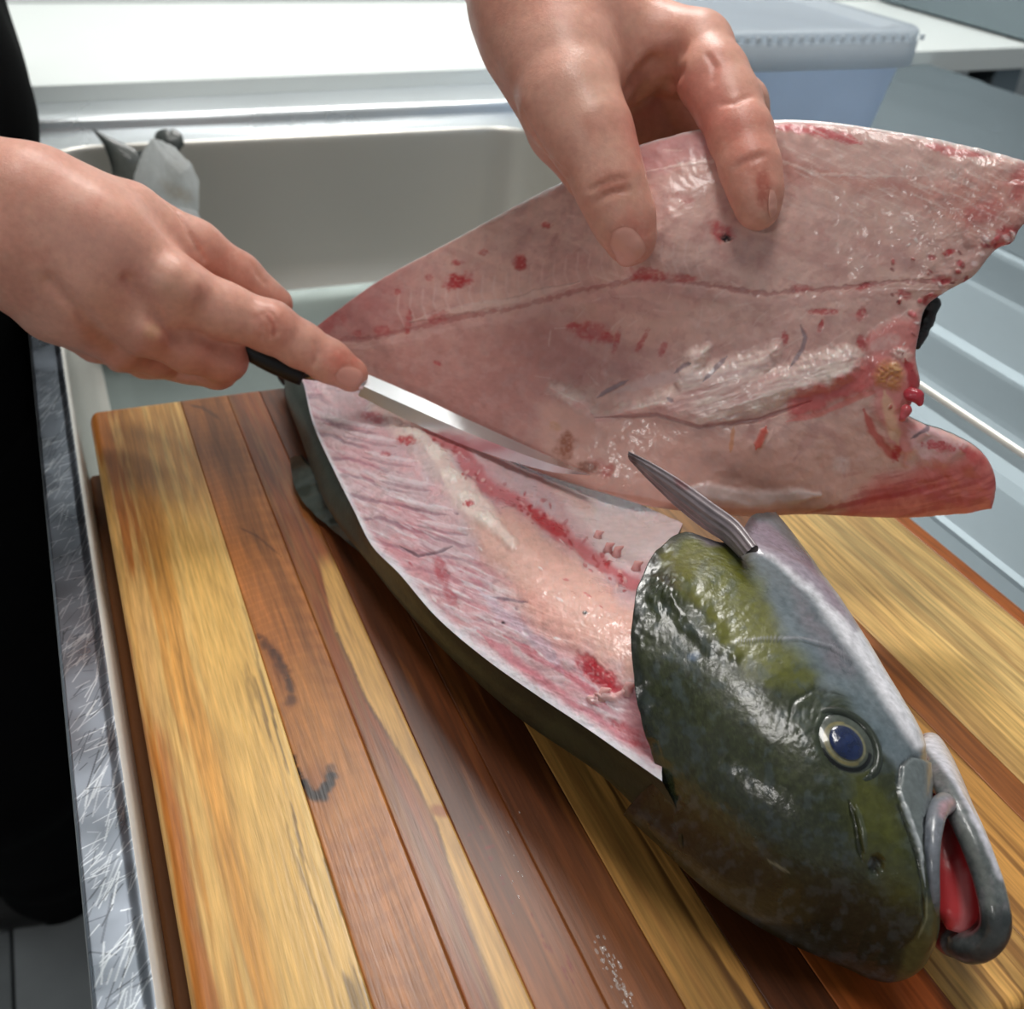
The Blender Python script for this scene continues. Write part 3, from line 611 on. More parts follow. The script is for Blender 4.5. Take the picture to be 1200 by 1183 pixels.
hp.blob(1026, 1015, 10, 13, .2, (20, 22, 20), .9, h=-.0016); hp.blob(1020, 1012, 3, 7, .2, (150, 160, 165), .5, h=.0004)
hp.stroke([(898, 1008), (912, 1016), (926, 1023)], 2, (130, 130, 108), .7); hp.blob(813, 770, 9, 6, -.3, (86, 104, 130), .6)
# cut edge along the gills: a dark wrinkled rim
d_cut = (s - s0).ravel(); hp.mix(.75 * (1 - sstep(.0008, .006, d_cut + .003 * (fbm(hx_.ravel() / 9, hy_.ravel() / 9, 4) - .5))), (22, 26, 20), .0)
hp.h += .0012 * (1 - sstep(.001, .018, d_cut)) * (fbm(hx_.ravel() / 12, hy_.ravel() / 12, 14) - .4)
hp.poly([(770, 680), (800, 690), (840, 730), (860, 770), (830, 760), (790, 720)], None, 1, 10, 8, 16, h=.0012)
hp.h += np.where(front, .0004 * (fbm(hx_.ravel() / 30, hy_.ravel() / 30, 61) - .5) + .00012 * (fbm(hx_.ravel() / 8, hy_.ravel() / 8, 62) - .5), 0)
hp.blob(785, 692, 22, 30, .6, None, 1, soft=.9, h=.0014, n=.1)
back = ~front; hp.c[back] = lin((60, 62, 50)); hp.h[back] = 0
HV = HP_.reshape(-1, 3) + Nh.reshape(-1, 3) * hp.h[:, None]
# turned-in skin edge at the cut
e1 = HV[:NT] - out[0] * .05; e2 = HV[:NT] - out[0] * .12 + AD * .004
ce = np.tile(lin((120, 40, 40)), (2 * NT, 1))
HV2 = np.vstack([HV, e1, e2]); Fh = gridF(NS, NT, wrap=True); i = np.arange(NT); j = (i + 1) % NT; n0 = NS * NT
Fe = np.vstack([np.stack([j, i, n0 + i, n0 + j], -1), np.stack([n0 + j, n0 + i, n0 + NT + i, n0 + NT + j], -1)])
tip = len(HV2); HV2 = np.vstack([HV2, HV2[n0 - NT:n0].mean(0)[None]]); ftri = np.stack([n0 - NT + i, n0 - NT + j, np.full(NT, tip)], -1)
cen_h = HV2[n0 + NT:n0 + 2 * NT].mean(0) + AD * .012; c3 = HV2[n0 + NT:n0 + 2 * NT] * .35 + cen_h * .65 + AD * .004
mesh_np('cut_wall', np.vstack([HV2[n0 + NT:n0 + 2 * NT], c3, cen_h[None]]), [np.stack([j, i, NT + i, NT + j], -1), np.stack([NT + j, NT + i, np.full(NT, 2 * NT)], -1)], M['mouth'], fish, np.tile(lin((132, 44, 46)), (2 * NT + 1, 1)))
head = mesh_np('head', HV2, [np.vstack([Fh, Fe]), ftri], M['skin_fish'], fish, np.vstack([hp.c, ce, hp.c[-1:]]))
tag(head, 'dark olive green glossy head with grey gill cover')
HVf = HP_.reshape(-1, 3); hxr, hyr = hx_.ravel(), hy_.ravel(); Nhr = Nh.reshape(-1, 3)
def on_head(px, py):
    q = np.where(front, (hxr - px) ** 2 + (hyr - py) ** 2, 1e9); k = q.argmin(); return HV[k], Nhr[k]
# --- eye
ep, en = on_head(990, 871)
vd = _n(CAM - ep); en = _n(en + .25 * vd); ax1 = _n(AD - en * AD.dot(en)); ax2 = np.cross(en, ax1)
R_e = .0098
def dome(rad, r_in, r_out, rise, nr_=14, na=48, el=1.0, up0=0):
    rr = np.linspace(r_in, r_out, nr_)[:, None]; aa = np.linspace(0, 2 * np.pi, na, endpoint=False)[None]
    return (ep + en * up0)[None, None] + (rr * np.cos(aa) * el)[..., None] * ax1 + (rr * np.sin(aa))[..., None] * ax2 + (rise(rr) + 0 * aa)[..., None] * en
rise = lambda r: .0034 * np.sqrt(np.clip(1 - (r / R_e) ** 2, 0, 1)) - .0012
E_ = dome(R_e, .0001, R_e * .999, rise, 26, 60, 1.12)
er = np.linspace(0, 1, 26)[:, None] + np.zeros((1, 60)); ea = np.arange(60)[None] + np.zeros((26, 1))
ci = np.where((er < .58)[..., None], lin((120, 118, 94)), lin((74, 80, 72))); ci = np.where((er > .80)[..., None], lin((44, 50, 46)), ci); ci = np.where(((er > .55) & (er < .64) & (np.sin(ea * .1047 + 3.6) > -.3))[..., None], lin((126, 118, 80)), ci)
ci = np.where(((er > .66) & (er < .8) & (np.sin(ea * .1047 + 2.2) > .3))[..., None], lin((16, 18, 20)), ci)
eye = mesh_np('eye', E_, gridF(26, 60, wrap=True, flip=True), M['iris'], fish, ci.reshape(-1, 3))
mesh_np('pupil', dome(R_e, .0001, .0046, lambda r: rise(r) + .0004 + .0006 * np.sqrt(np.clip(1 - (r / .0046) ** 2, 0, 1)), 10, 40, 1.18), gridF(10, 40, wrap=True, flip=True), M['pupil'], eye)
V, F = tube([ep + en * (-.0004) + (R_e * 1.12 * math.cos(a)) * ax1 + (R_e * math.sin(a)) * ax2 for a in np.linspace(0, 2 * np.pi, 50)], .0014, 10)
mesh_np('eye_rim', V, F, M['skin_fish'], eye, np.tile(lin((48, 55, 46)), (len(V), 1)))
# --- lower jaw (a scoop between two jaw bones), tongue, upper jaw bone
up_b = [(1078, 882, .036), (1098, 910, .047), (1118, 946, .053), (1138, 984, .052), (1155, 1027, .047), (1165, 1065, .042), (1166, 1092, .036), (1149, 1110, .029), (1126, 1111, .021)]
lo_b = [(1060, 880, .012), (1080, 930, .012), (1088, 985, .011), (1094, 1030, .010), (1098, 1065, .010), (1100, 1085, .010), (1104, 1098, .011), (1110, 1104, .013), (1116, 1107, .016)]
U_ = np.array([PZ(*map(float, q)) for q in up_b]); L_ = np.array([PZ(*map(float, q)) for q in lo_b])
vj = Vol(np.minimum(U_.min(0), L_.min(0)) - .02, np.maximum(U_.max(0), L_.max(0)) + .02, .0006)
Uc, Lc = crom(U_, 34), crom(L_, 34)
vj.chain(Uc, np.interp(np.linspace(0, 1, 34), [0, .3, .7, 1], [.0018, .0021, .0029, .0036]), k=.002)
for k in range(34):
    a, b = Uc[k], Lc[k]; bul = np.interp(k, [0, 24, 33], [.009, .006, .002]); m = .5 * (a + b) + AN * bul
    vj.chain(crom([a + AN * .0022, .5 * (a + m) + AN * bul * .35 + AN * .001, m, b], 8), .0022, k=.0025)
vj.chain(Lc, [.0024] * 34, k=.002)
JV, JF = vj.mesh(); JN = vnormals(JV, JF); jx, jy, _ = proj(JV)
jp = Paint(jx, jy, (104, 110, 110)); U_ = U_[1:]; L_ = L_[1:]; side = ((JV - .5 * (U_[3] + L_[3])) @ AN); inn = (JN @ AN)
jp.noise(9, .4, (150, 142, 146), 3); jp.noise(4, .3, (70, 76, 78), 6); jp.poly([(1070, 860), (1100, 893), (1126, 932), (1152, 985), (1170, 1030), (1200, 1050), (1150, 920), (1100, 850)], (230, 228, 238), .95, 4, 2, 10)
jp.stroke([(1120, 955), (1142, 1000), (1158, 1045), (1166, 1085)], 7, (112, 116, 112), .8); jp.poly([(1140, 1075), (1200, 1060), (1200, 1150), (1100, 1150), (1110, 1112), (1140, 1110)], (48, 54, 54), .85, 12, 4, 10)
innm = sstep(.0, -.35, inn) * sstep(.0065, .0085, np.min(np.linalg.norm(JV[:, None] - crom(U_, 30)[None], axis=-1), axis=1))
jp.mix(innm, (168, 62, 66)); jp.mix(innm * sstep(.5, .7, fbm(jx / 12, jy / 12, 8)), (98, 84, 78))
jaw = mesh_np('lower_jaw', JV, JF, M['skin_fish'], fish, jp.c); tag(jaw, 'silvery lower jaw hanging open')
tg = [PZ(*map(float, q)) for q in ((1106, 960, .042), (1114, 1005, .037), (1120, 1045, .032), (1123, 1075, .028), (1121, 1092, .025))]
V, F = tube(crom(tg, 30), np.interp(np.linspace(0, 1, 30), [0, .5, .85, 1], [.005, .0075, .0068, .003]), 24, ((0, 0, 1), .6)); x, y, _ = proj(V)
tp = Paint(x, y, (206, 62, 66)); tp.stroke([(1122, 1000), (1132, 1050), (1130, 1085), (1112, 1098)], 7, (222, 140, 142), .7); tp.blob(1108, 990, 12, 26, .1, (226, 128, 128), .6); mesh_np('tongue', V, F, M['mouth'], fish, tp.c)
mx = [PZ(float(x), float(y), float(on_head(x - 14, y)[0][2]) + dz) for x, y, dz in ((1114, 950, -.003), (1108, 942, -.001), (1098, 953, 0), (1093, 985, 0), (1093, 1020, -.0005), (1095, 1050, -.001), (1096, 1072, -.002))]
V, F = tube(crom(mx, 60), np.interp(np.linspace(0, 1, 60), [0, .1, .3, .6, 1], [.0022, .0034, .0030, .0022, .0012]), 20); x, y, _ = proj(V)
mp_ = Paint(x, y, (120, 124, 132)); mp_.blob(1112, 948, 14, 14, 0, (196, 150, 156), .8); mp_.stroke([(1090, 960), (1086, 1000), (1088, 1050)], 3.5, (70, 76, 84), .7); mp_.blob(1098, 1085, 14, 26, 0, (92, 90, 56), .9); mesh_np('upper_jaw_bone', V, F, M['skin_fish'], fish, mp_.c)
# dark red throat behind the jaws
th_ = [PZ(*map(float, q)) for q in ((1098, 930, .040), (1102, 975, .032), (1105, 1030, .024), (1104, 1080, .018))]
V, F = tube(crom(th_, 20), [.009] * 20, 18, ((0, 0, 1), .8)); x, y, _ = proj(V); mesh_np('mouth_lining', V, F, M['mouth'], fish, Paint(x, y, (188, 50, 56)).c)
# --- pectoral fin, standing up behind the gill cover
fu = [(737, 529), (765, 543), (800, 564), (838, 591), (866, 612), (888, 640)]; fl = [(742, 541), (760, 562), (790, 592), (822, 618), (848, 634), (868, 652)]
NU, NV = 90, 24
fg = coons(fu, fl, [fu[0], (738, 535), fl[0]], [fu[-1], (880, 648), fl[-1]], NU, NV); uu = np.linspace(0, 1, NU)[None, :] + np.zeros((NV, 1)); vv = np.linspace(0, 1, NV)[:, None] + np.zeros((1, NU))
kb_ = np.where(front, (hxr - 872) ** 2 + (hyr - 650) ** 2, 1e9).argmin(); fb = float(hd_.ravel()[kb_])
fd = np.interp(uu, [0, .5, 1], [fb + .040, fb + .018, fb - .006]) + .010 * (vv - .5) - .003 * np.sin(np.pi * vv)
FP = PD(fg[..., 0], fg[..., 1], fd); FN = gnormal(FP); rr_ = .0003 * np.sin(vv * 38)
thk = .0016 * np.sqrt(np.clip(4 * vv * (1 - vv), 0, 1)) * (.45 + .8 * uu)
Vt = FP + FN * (thk + rr_)[..., None]; Vb = FP - FN * thk[..., None]; V = np.vstack([Vt.reshape(-1, 3), Vb.reshape(-1, 3)]); n0 = NU * NV
F = np.vstack([gridF(NV, NU, flip=True), gridF(NV, NU) + n0]); fp = Paint(fg[..., 0], fg[..., 1], (140, 128, 132)); fp.anoise(.7, 40, 2.2, .5, (104, 98, 104), 5); fp.stroke(fl, 4, (50, 54, 44), .9, taper=False); fp.blob(800, 568, 12, 5, .7, (120, 40, 40), .6); fp.blob(742, 538, 8, 6, .7, (70, 40, 40), .7)
mesh_np('pectoral_fin', V, F, M['fin'], fish, np.vstack([fp.c, fp.c]))
# --- cut flesh over the backbone
zf = tps([(345, 440), (375, 432), (393, 555), (436, 640), (512, 724), (626, 813), (689, 855), (772, 912), (430, 470), (500, 520), (560, 575), (620, 640), (680, 700), (740, 745), (500, 480), (600, 532), (680, 562), (740, 600), (790, 620), (745, 680), (560, 660), (640, 740)],
         [.022, .024, .028, .030, .034, .043, .048, .055, .034, .045, .050, .055, .060, .063, .036, .034, .031, .034, .042, .056, .047, .055])
fl_left = [(343, 436), (355, 449), (368, 500), (393, 555), (414, 597), (436, 640), (469, 674), (512, 724), (567, 771), (626, 813), (689, 855), (776, 916)]
fl_right = [(362, 428), (400, 436), (440, 450), (500, 474), (560, 500), (620, 526), (680, 556), (740, 586), (800, 614)]
NU, NV = 620, 260
G = coons(fl_left, fl_right, [(343, 436), (352, 431), (362, 428)], [(776, 916), (775, 860), (770, 800), (762, 740), (768, 690), (785, 650), (800, 614)], NU, NV)
gx, gy = G[..., 0], G[..., 1]; fp = Paint(gx, gy, (224, 190, 193))
vv = (np.linspace(0, 1, NV)[:, None] + np.zeros((1, NU))).ravel(); uu = (np.linspace(0, 1, NU)[None] + np.zeros((NV, 1))).ravel()
fp.noise(40, .5, (226, 158, 166), 3); fp.noise(22, .5, (206, 190, 196), 4)
# muscle bands between the skin and the spine
band = (1 - sstep(.36, .54, vv)); ph = (fp.y - .22 * fp.x) / 21 + 1.6 * fbm(fp.x / 60, fp.y / 60, 9); up_ = 1 - sstep(600, 720, fp.y)
fp.mix(band * (.25 + .35 * up_) * sstep(.62, .98, np.sin(ph * 2 * np.pi)), (150, 112, 128), -.0003); fp.mix(band * .35 * sstep(.4, .95, np.sin(ph * 2 * np.pi + 2.4)), (238, 222, 228), .0002)
fp.anoise(.42, 30, 2.6, .55, (246, 238, 242), 21, lo=.55, hi=.72, mask=band * sstep(520, 600, fp.y), h=.0002); fp.anoise(.5, 34, 3.4, .38, (188, 104, 124), 22, lo=.55, hi=.74, mask=band); fp.anoise(.6, 60, 12, .32, (222, 140, 152), 23, lo=.5, hi=.7, mask=1 - sstep(.3, .6, vv))
# pale pink flesh over the ribs, in the middle
fp.poly([(548, 610), (600, 600), (650, 640), (700, 680), (760, 720), (770, 800), (735, 800), (690, 760), (640, 740), (600, 690), (565, 650)], (230, 182, 166), .85, 16, 14, 26, h=.0014)
fp.poly([(600, 690), (640, 700), (690, 760), (720, 790), (690, 775), (640, 760)], (232, 170, 160), .5, 12, 8, 16)
# white spine ridge
fp.stroke([(440, 478), (470, 500), (500, 525), (530, 560), (560, 598), (600, 640)], [10, 18, 22, 20, 16, 8], (240, 218, 208), .8, n=.7, taper=False, h=.0016)
for x, y in ((462, 492), (486, 508), (508, 532), (528, 560), (548, 588), (570, 612)):
    fp.blob(x, y, 13, 9, .5, (250, 238, 228), .7, h=.0012); fp.stroke([(x - 22, y + 16), (x - 52, y + 12), (x - 84, y + 4)], 2.2, (176, 132, 142), .55, h=-.0006); fp.stroke([(x - 18, y + 10), (x - 50, y + 5), (x - 80, y - 2)], 3, (238, 222, 226), .6, h=.0006)
fp.stroke([(455, 520), (490, 528), (520, 570)], 7, (196, 166, 170), .5)
# belly wall beyond the blood line
fp.poly([(640, 540), (700, 560), (760, 590), (805, 612), (790, 640), (765, 660), (740, 668), (700, 640), (668, 600)], (248, 230, 230), .92, 10, 6, 16)
fp.poly([(600, 520), (650, 535), (700, 575), (690, 600), (650, 575)], (226, 180, 166), .6, 10, 6, 16)
fp.stroke([(500, 505), (535, 525), (567, 566), (600, 585), (634, 606), (662, 628), (689, 650), (718, 668), (742, 684)], [7, 11, 13, 10, 13, 10, 9, 8, 9], (206, 92, 100), .75, n=.6, taper=False, h=-.0006)
for k in range(70):
    t = rng.random(); q = crom([(520, 515), (567, 566), (634, 606), (689, 650), (745, 690)], 60)[int(t * 59)]; fp.blob(q[0] + rng.normal(0, 9), q[1] + rng.normal(0, 7), rng.uniform(2, 6), rng.uniform(1.5, 3), rng.uniform(0, 3), (172, 32, 44) if rng.random() < .7 else (240, 200, 196), rng.uniform(.5, .9), h=rng.uniform(-.0004, .0008))
fp.stroke([(620, 596), (640, 614), (662, 626)], 9, (190, 30, 46), .8, n=.7)
# blood stains
for x, y, a, b, r_, al in ((438, 490, 15, 6, .25, .85), (478, 518, 13, 5, .15, .85), (452, 532, 7, 4, .2, .6), (550, 594, 7, 4, 0, .9), (700, 790, 30, 14, .55, .9), (690, 776, 16, 8, .7, .7), (722, 806, 14, 8, .4, .7), (515, 668, 9, 18, -.35, .6), (528, 700, 8, 16, -.5, .5), (735, 858, 26, 9, .55, .6), (750, 872, 16, 5, .2, .7)):
    fp.blob(x, y, a, b, r_, (186, 36, 52), al, n=.45, h=-.0004)
fp.stroke([(468, 640), (490, 652), (512, 648), (530, 640)], 2, (110, 80, 92), .7, h=-.0006); fp.stroke([(575, 700), (600, 704), (620, 708)], 2, (90, 76, 100), .6); fp.stroke([(560, 690), (600, 730), (640, 760), (660, 790)], 8, (214, 200, 216), .5, n=.6)
fp.stroke([(590, 745), (630, 770), (680, 800), (710, 826)], 5, (198, 60, 84), .5, n=.7); fp.stroke([(560, 740), (620, 790), (690, 840), (750, 885)], 9, (220, 120, 136), .6, n=.5)
fp.blob(686, 722, 3.4, 2.6, 0, (20, 16, 20), 1, n=.1); fp.blob(590, 730, 3, 2, 0, (30, 30, 40), .9, n=.1)
for k in range(45): fp.blob(rng.uniform(430, 740), rng.uniform(520, 840), rng.uniform(2, 7), rng.uniform(1, 2.2), rng.uniform(.2, .9), [(196, 70, 88), (250, 244, 244), (150, 110, 124)][k % 3], .6, h=rng.uniform(-.0004, .0006))
fp.stroke([(700, 815), (722, 818), (742, 806)], 5, (240, 190, 186), .8, h=.002); fp.blob(697, 820, 9, 6, .1, (244, 204, 200), .8, h=.0018)
fp.poly([(735, 820), (760, 800), (780, 920), (720, 890)], (216, 118, 126), .5, 12, 8, 16)
edge = 1 - sstep(.015, .07, vv + .014 * (fbm(gx.ravel() / 14, gy.ravel() / 14, 6) - .5)); fp.mix(edge * .9, (244, 238, 244))
fp.mix((1 - sstep(.02, .10, uu)) * .5, (190, 150, 168))
fp.stroke([(385, 455), (420, 470), (470, 500)], 16, (150, 112, 118), .4)
FPp = PZ(gx, gy, zf(gx, gy)); FPn = gnormal(FPp); hh = fp.h.reshape(NV, NU) + .0010 * (fbm(gx / 18, gy / 18, 33) - .5) + .0005 * (fbm(gx / 6, gy / 6, 34) - .5)
hh = hh * sstep(0, .03, vv.reshape(NV, NU)); Pfl = FPp + FPn * hh[..., None]
mesh_np('cut_flesh', Pfl, gridF(NV, NU, flip=True), M['flesh'], fish, fp.c); tag(bpy.data.objects['cut_flesh'], 'pink and white cut flesh with bloody backbone')
for x, y, hgt in ((712, 646, .004), (722, 652, .005), (745, 668, .004), (700, 630, .003), (706, 818, .004), (735, 812, .004)):
    b = PZ(float(x), float(y), float(zf(np.array(float(x)), np.array(float(y))))); V, F = tube([b - (0, 0, .001), b + (.001, .001, hgt * .5), b + (.002, -.001, hgt)], [.0022, .0016, .0004], 8); mesh_np('flesh_shred', V, F, M['flesh'], fish, np.tile(lin((232, 176, 172)), (len(V), 1)))
# --- dark skin of the back, from the flesh's edge down to the board
NB, NR = 260, 40
Bp = crom(fl_left, NB); Bz = zf(Bp[:, 0], Bp[:, 1]); B3 = PZ(Bp[:, 0], Bp[:, 1], Bz); Dp = crom([(333, 446), (336, 470), (352, 512), (368, 558), (388, 602), (430, 658), (500, 742), (600, 835), (700, 905), (750, 951), (800, 1000)], NB); D3 = PZ(Dp[:, 0], Dp[:, 1], Bz * .42)
sk = np.linspace(0, 1, NR)
D3 = PZ(Dp[:, 0], Dp[:, 1], Bz * .5); up1 = np.array([0, 0, 1.0]); bd = B3 - D3; bd[:, 2] = 0
lowp = Dp + (Bp - Dp) * .30; low = PZ(lowp[:, 0], lowp[:, 1], .002); lowp = Dp + (Bp - Dp) * 1.3; low2 = PZ(lowp[:, 0], lowp[:, 1], .0006)
ctl = [B3, B3 * .5 + D3 * .5 - bd * .12 + up1 * (Bz * .05)[:, None], D3, low, low2]
ctl = np.array(ctl); SKP = np.stack([crom(ctl[:, k], NR) for k in range(NB)])
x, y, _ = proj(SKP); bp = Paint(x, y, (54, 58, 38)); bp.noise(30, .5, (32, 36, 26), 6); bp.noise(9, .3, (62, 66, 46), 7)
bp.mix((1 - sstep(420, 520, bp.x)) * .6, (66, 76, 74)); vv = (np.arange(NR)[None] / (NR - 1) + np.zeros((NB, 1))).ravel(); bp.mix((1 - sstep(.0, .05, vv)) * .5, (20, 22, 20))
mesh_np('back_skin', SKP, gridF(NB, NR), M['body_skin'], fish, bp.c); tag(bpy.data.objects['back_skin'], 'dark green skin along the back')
# belly side under the flesh, resting on the board
Rp = crom(fl_right, NB); Rz = zf(Rp[:, 0], Rp[:, 1]); R3 = PZ(Rp[:, 0], Rp[:, 1], Rz); cen = .5 * (R3 + crom(np.array(B3), NB)); o_ = R3 - cen; o_[:, 2] = 0
ctl = np.array([R3, R3 + o_ * .10 - np.array([0, 0, 1]) * (Rz * .4)[:, None], np.stack([*(R3 + o_ * .02)[:, :2].T, np.full(NB, .004)], -1), np.stack([*(R3 - o_ * .5)[:, :2].T, np.full(NB, .0008)], -1)])
mesh_np('belly_skin', np.stack([crom(ctl[:, k], 20) for k in range(NB)]), gridF(NB, 20, flip=True), M['body_skin'], fish, np.tile(lin((206, 200, 204)), (NB * 20, 1)))
# tail stump and the fin along the back near the tail
tv, tf = tube([PZ(346., 440., .012), PZ(352., 428., .013), PZ(362., 418., .012)], [.011, .010, .007], 18); mesh_np('tail_stump', tv, tf, M['body_skin'], fish, np.tile(lin((70, 76, 78)), (len(tv), 1)))
fo = [(341, 538), (346, 570), (362, 596), (392, 622), (424, 648)]; fi = [(352, 534), (372, 556), (396, 580), (416, 612), (440, 654)]
G = coons(fo, fi, [fo[0], (346, 535), fi[0]], [fo[-1], (432, 652), fi[-1]], 60, 20); uu = np.linspace(0, 1, 60)[None] + np.zeros((20, 1)); vv = np.linspace(0, 1, 20)[:, None] + np.zeros((1, 60))
P_ = PZ(G[..., 0], G[..., 1], .004 + .010 * vv + .0006 * np.sin(uu * 40)); N_ = gnormal(P_); V = np.vstack([(P_ + N_ * .0006).reshape(-1, 3), (P_ - N_ * .0006).reshape(-1, 3)])
p_ = Paint(G[..., 0], G[..., 1], (76, 84, 78)); p_.noise(12, .6, (44, 50, 42), 4); mesh_np('rear_fin', V, np.vstack([gridF(20, 60, flip=True), gridF(20, 60) + 1200]), M['fin'], fish, np.vstack([p_.c, p_.c]))

# ================================================================== THE FILLET held up by the left hand
fil = thing('fillet', (.24, .36, .04), 'large raw pink fillet with white belly edge held up beside the fish', 'fillet')
zd = tps([(372, 385), (430, 440), (520, 498), (600, 540), (690, 575), (850, 603), (1000, 608), (1165, 600), (600, 238), (500, 295), (740, 165), (740, 292), (887, 250), (900, 138), (1050, 150), (1200, 185), (1200, 255), (1100, 380), (1070, 470), (720, 380), (560, 400), (880, 420), (900, 520), (640, 480)],
         [.572, .550, .522, .500, .482, .470, .462, .455, .500, .535, .452, .4375, .4325, .433, .418, .405, .405, .425, .437, .468, .514, .448, .452, .492])
f_top = [(370, 383), (400, 358), (440, 328), (500, 294), (560, 261), (620, 228), (665, 206), (700, 186), (740, 168), (800, 150), (860, 141), (905, 136), (960, 138), (1040, 149), (1100, 160), (1160, 173), (1222, 192)]
f_bot = [(378, 402), (430, 450), (520, 502), (600, 542), (650, 562), (700, 578), (760, 596), (820, 604), (880, 609), (960, 607), (1050, 611), (1120, 607), (1164, 600)]
f_rt = [(1222, 192), (1226, 215), (1212, 250), (1196, 268), (1188, 284), (1170, 292), (1158, 304), (1140, 326), (1108, 344), (1086, 362), (1078, 392), (1074, 420), (1080, 452), (1070, 474), (1060, 486), (1082, 499), (1112, 510), (1140, 524), (1158, 540), (1168, 562), (1168, 584), (1164, 600)]
NU, NV = 760, 400
G = coons(f_top, f_bot, [(370, 383), (373, 393), (378, 402)], f_rt, NU, NV); gx, gy = G[..., 0], G[..., 1]; fp = Paint(gx, gy, (224, 184, 173))
vv = (np.linspace(0, 1, NV)[:, None] + np.zeros((1, NU))).ravel(); uu = (np.linspace(0, 1, NU)[None] + np.zeros((NV, 1))).ravel()
fp.noise(70, .5, (220, 178, 164), 3); fp.noise(34, .35, (196, 140, 136), 4); fp.anoise(.25, 70, 12, .25, (226, 186, 176), 14)
mid = [(385, 400), (430, 398), (480, 386), (540, 372), (600, 362), (680, 340), (760, 325), (830, 335), (900, 345), (980, 338), (1050, 330), (1110, 330)]
md, mt = seg_dist(fp.x, fp.y, mid); below = fp.y > np.interp(fp.x, [a for a, b in mid], [b for a, b in mid])
fp.noise(15, .3, (226, 184, 174), 91, lo=.5, hi=.68, h=.0002); fp.noise(10, .25, (184, 124, 122), 92, lo=.52, hi=.7); fp.anoise(.35, 90, 16, .3, (176, 124, 120), 93)
fp.mix((~below) * sstep(560, 420, fp.x) * .6, (186, 110, 112)); fp.mix(below * sstep(0, 40, md) * (1 - sstep(640, 700, fp.x)) * .55, (200, 148, 138))
fp.poly([(380, 400), (560, 380), (700, 360), (760, 440), (660, 460), (620, 520), (600, 540), (430, 440)], (184, 122, 116), .5, 30, 10, 40)
# lower belly flap: pale, with the dark fold above it
fp.poly([(625, 470), (700, 490), (800, 500), (900, 520), (1010, 490), (1060, 500), (1060, 560), (980, 600), (880, 612), (760, 600), (650, 555)], (222, 174, 160), .8, 14, 8, 30)
fp.poly([(640, 470), (720, 470), (780, 500), (700, 500), (640, 500)], (226, 178, 164), .6, 10, 6, 20)
# thicker back loin, warmer along the upper right
fp.poly([(905, 175), (1000, 200), (1100, 210), (1200, 200), (1215, 260), (1150, 290), (1060, 230), (980, 215), (920, 210)], (206, 136, 124), .55, 20, 10, 30)
fp.poly([(740, 165), (870, 140), (880, 180), (800, 195), (745, 210)], (196, 128, 132), .6, 12, 8, 20)
fp.poly([(905, 140), (1040, 152), (1200, 186), (1200, 196), (1100, 210), (1000, 205), (905, 180)], (228, 188, 178), .7, 10, 8, 22)
fp.stroke([(905, 148), (940, 150), (980, 158), (1010, 168)], 7, (214, 92, 100), .85, n=.5); fp.stroke([(1085, 170), (1120, 178), (1160, 182)], 6, (208, 100, 104), .7, n=.5)
fp.anoise(.45, 26, 3, .4, (244, 222, 212), 41, lo=.56, hi=.72, mask=sstep(900, 930, fp.x) * (1 - sstep(.16, .26, vv)), h=.00004)
fp.stroke([(740, 205), (800, 193), (860, 186), (905, 186), (960, 204), (1010, 206), (1080, 206)], 2.2, (244, 222, 212), .45, h=.0002, n=1.1)
# fine white fibres across the loin
for k in range(110):
    x = rng.uniform(640, 1190); y = rng.uniform(170, 470); a = rng.normal(.45, .35) if y < 330 else rng.normal(2.6, .5); L_n = rng.uniform(8, 34)
    fp.stroke([(x, y), (x + L_n * .5 * math.cos(a) + rng.normal(0, 2), y + L_n * .5 * math.sin(a)), (x + L_n * math.cos(a), y + L_n * math.sin(a))], rng.uniform(.8, 1.7), (244, 222, 214), rng.uniform(.12, .32), h=.00006)
for k in range(26):
    x = 470 + k * 14; y = np.interp(x, [a for a, b in mid], [b for a, b in mid]); fp.stroke([(x + 4, y - 4), (x - 4, y - 24), (x - 2, y - 46)], 1.6, (232, 200, 194), .35, h=.0003)
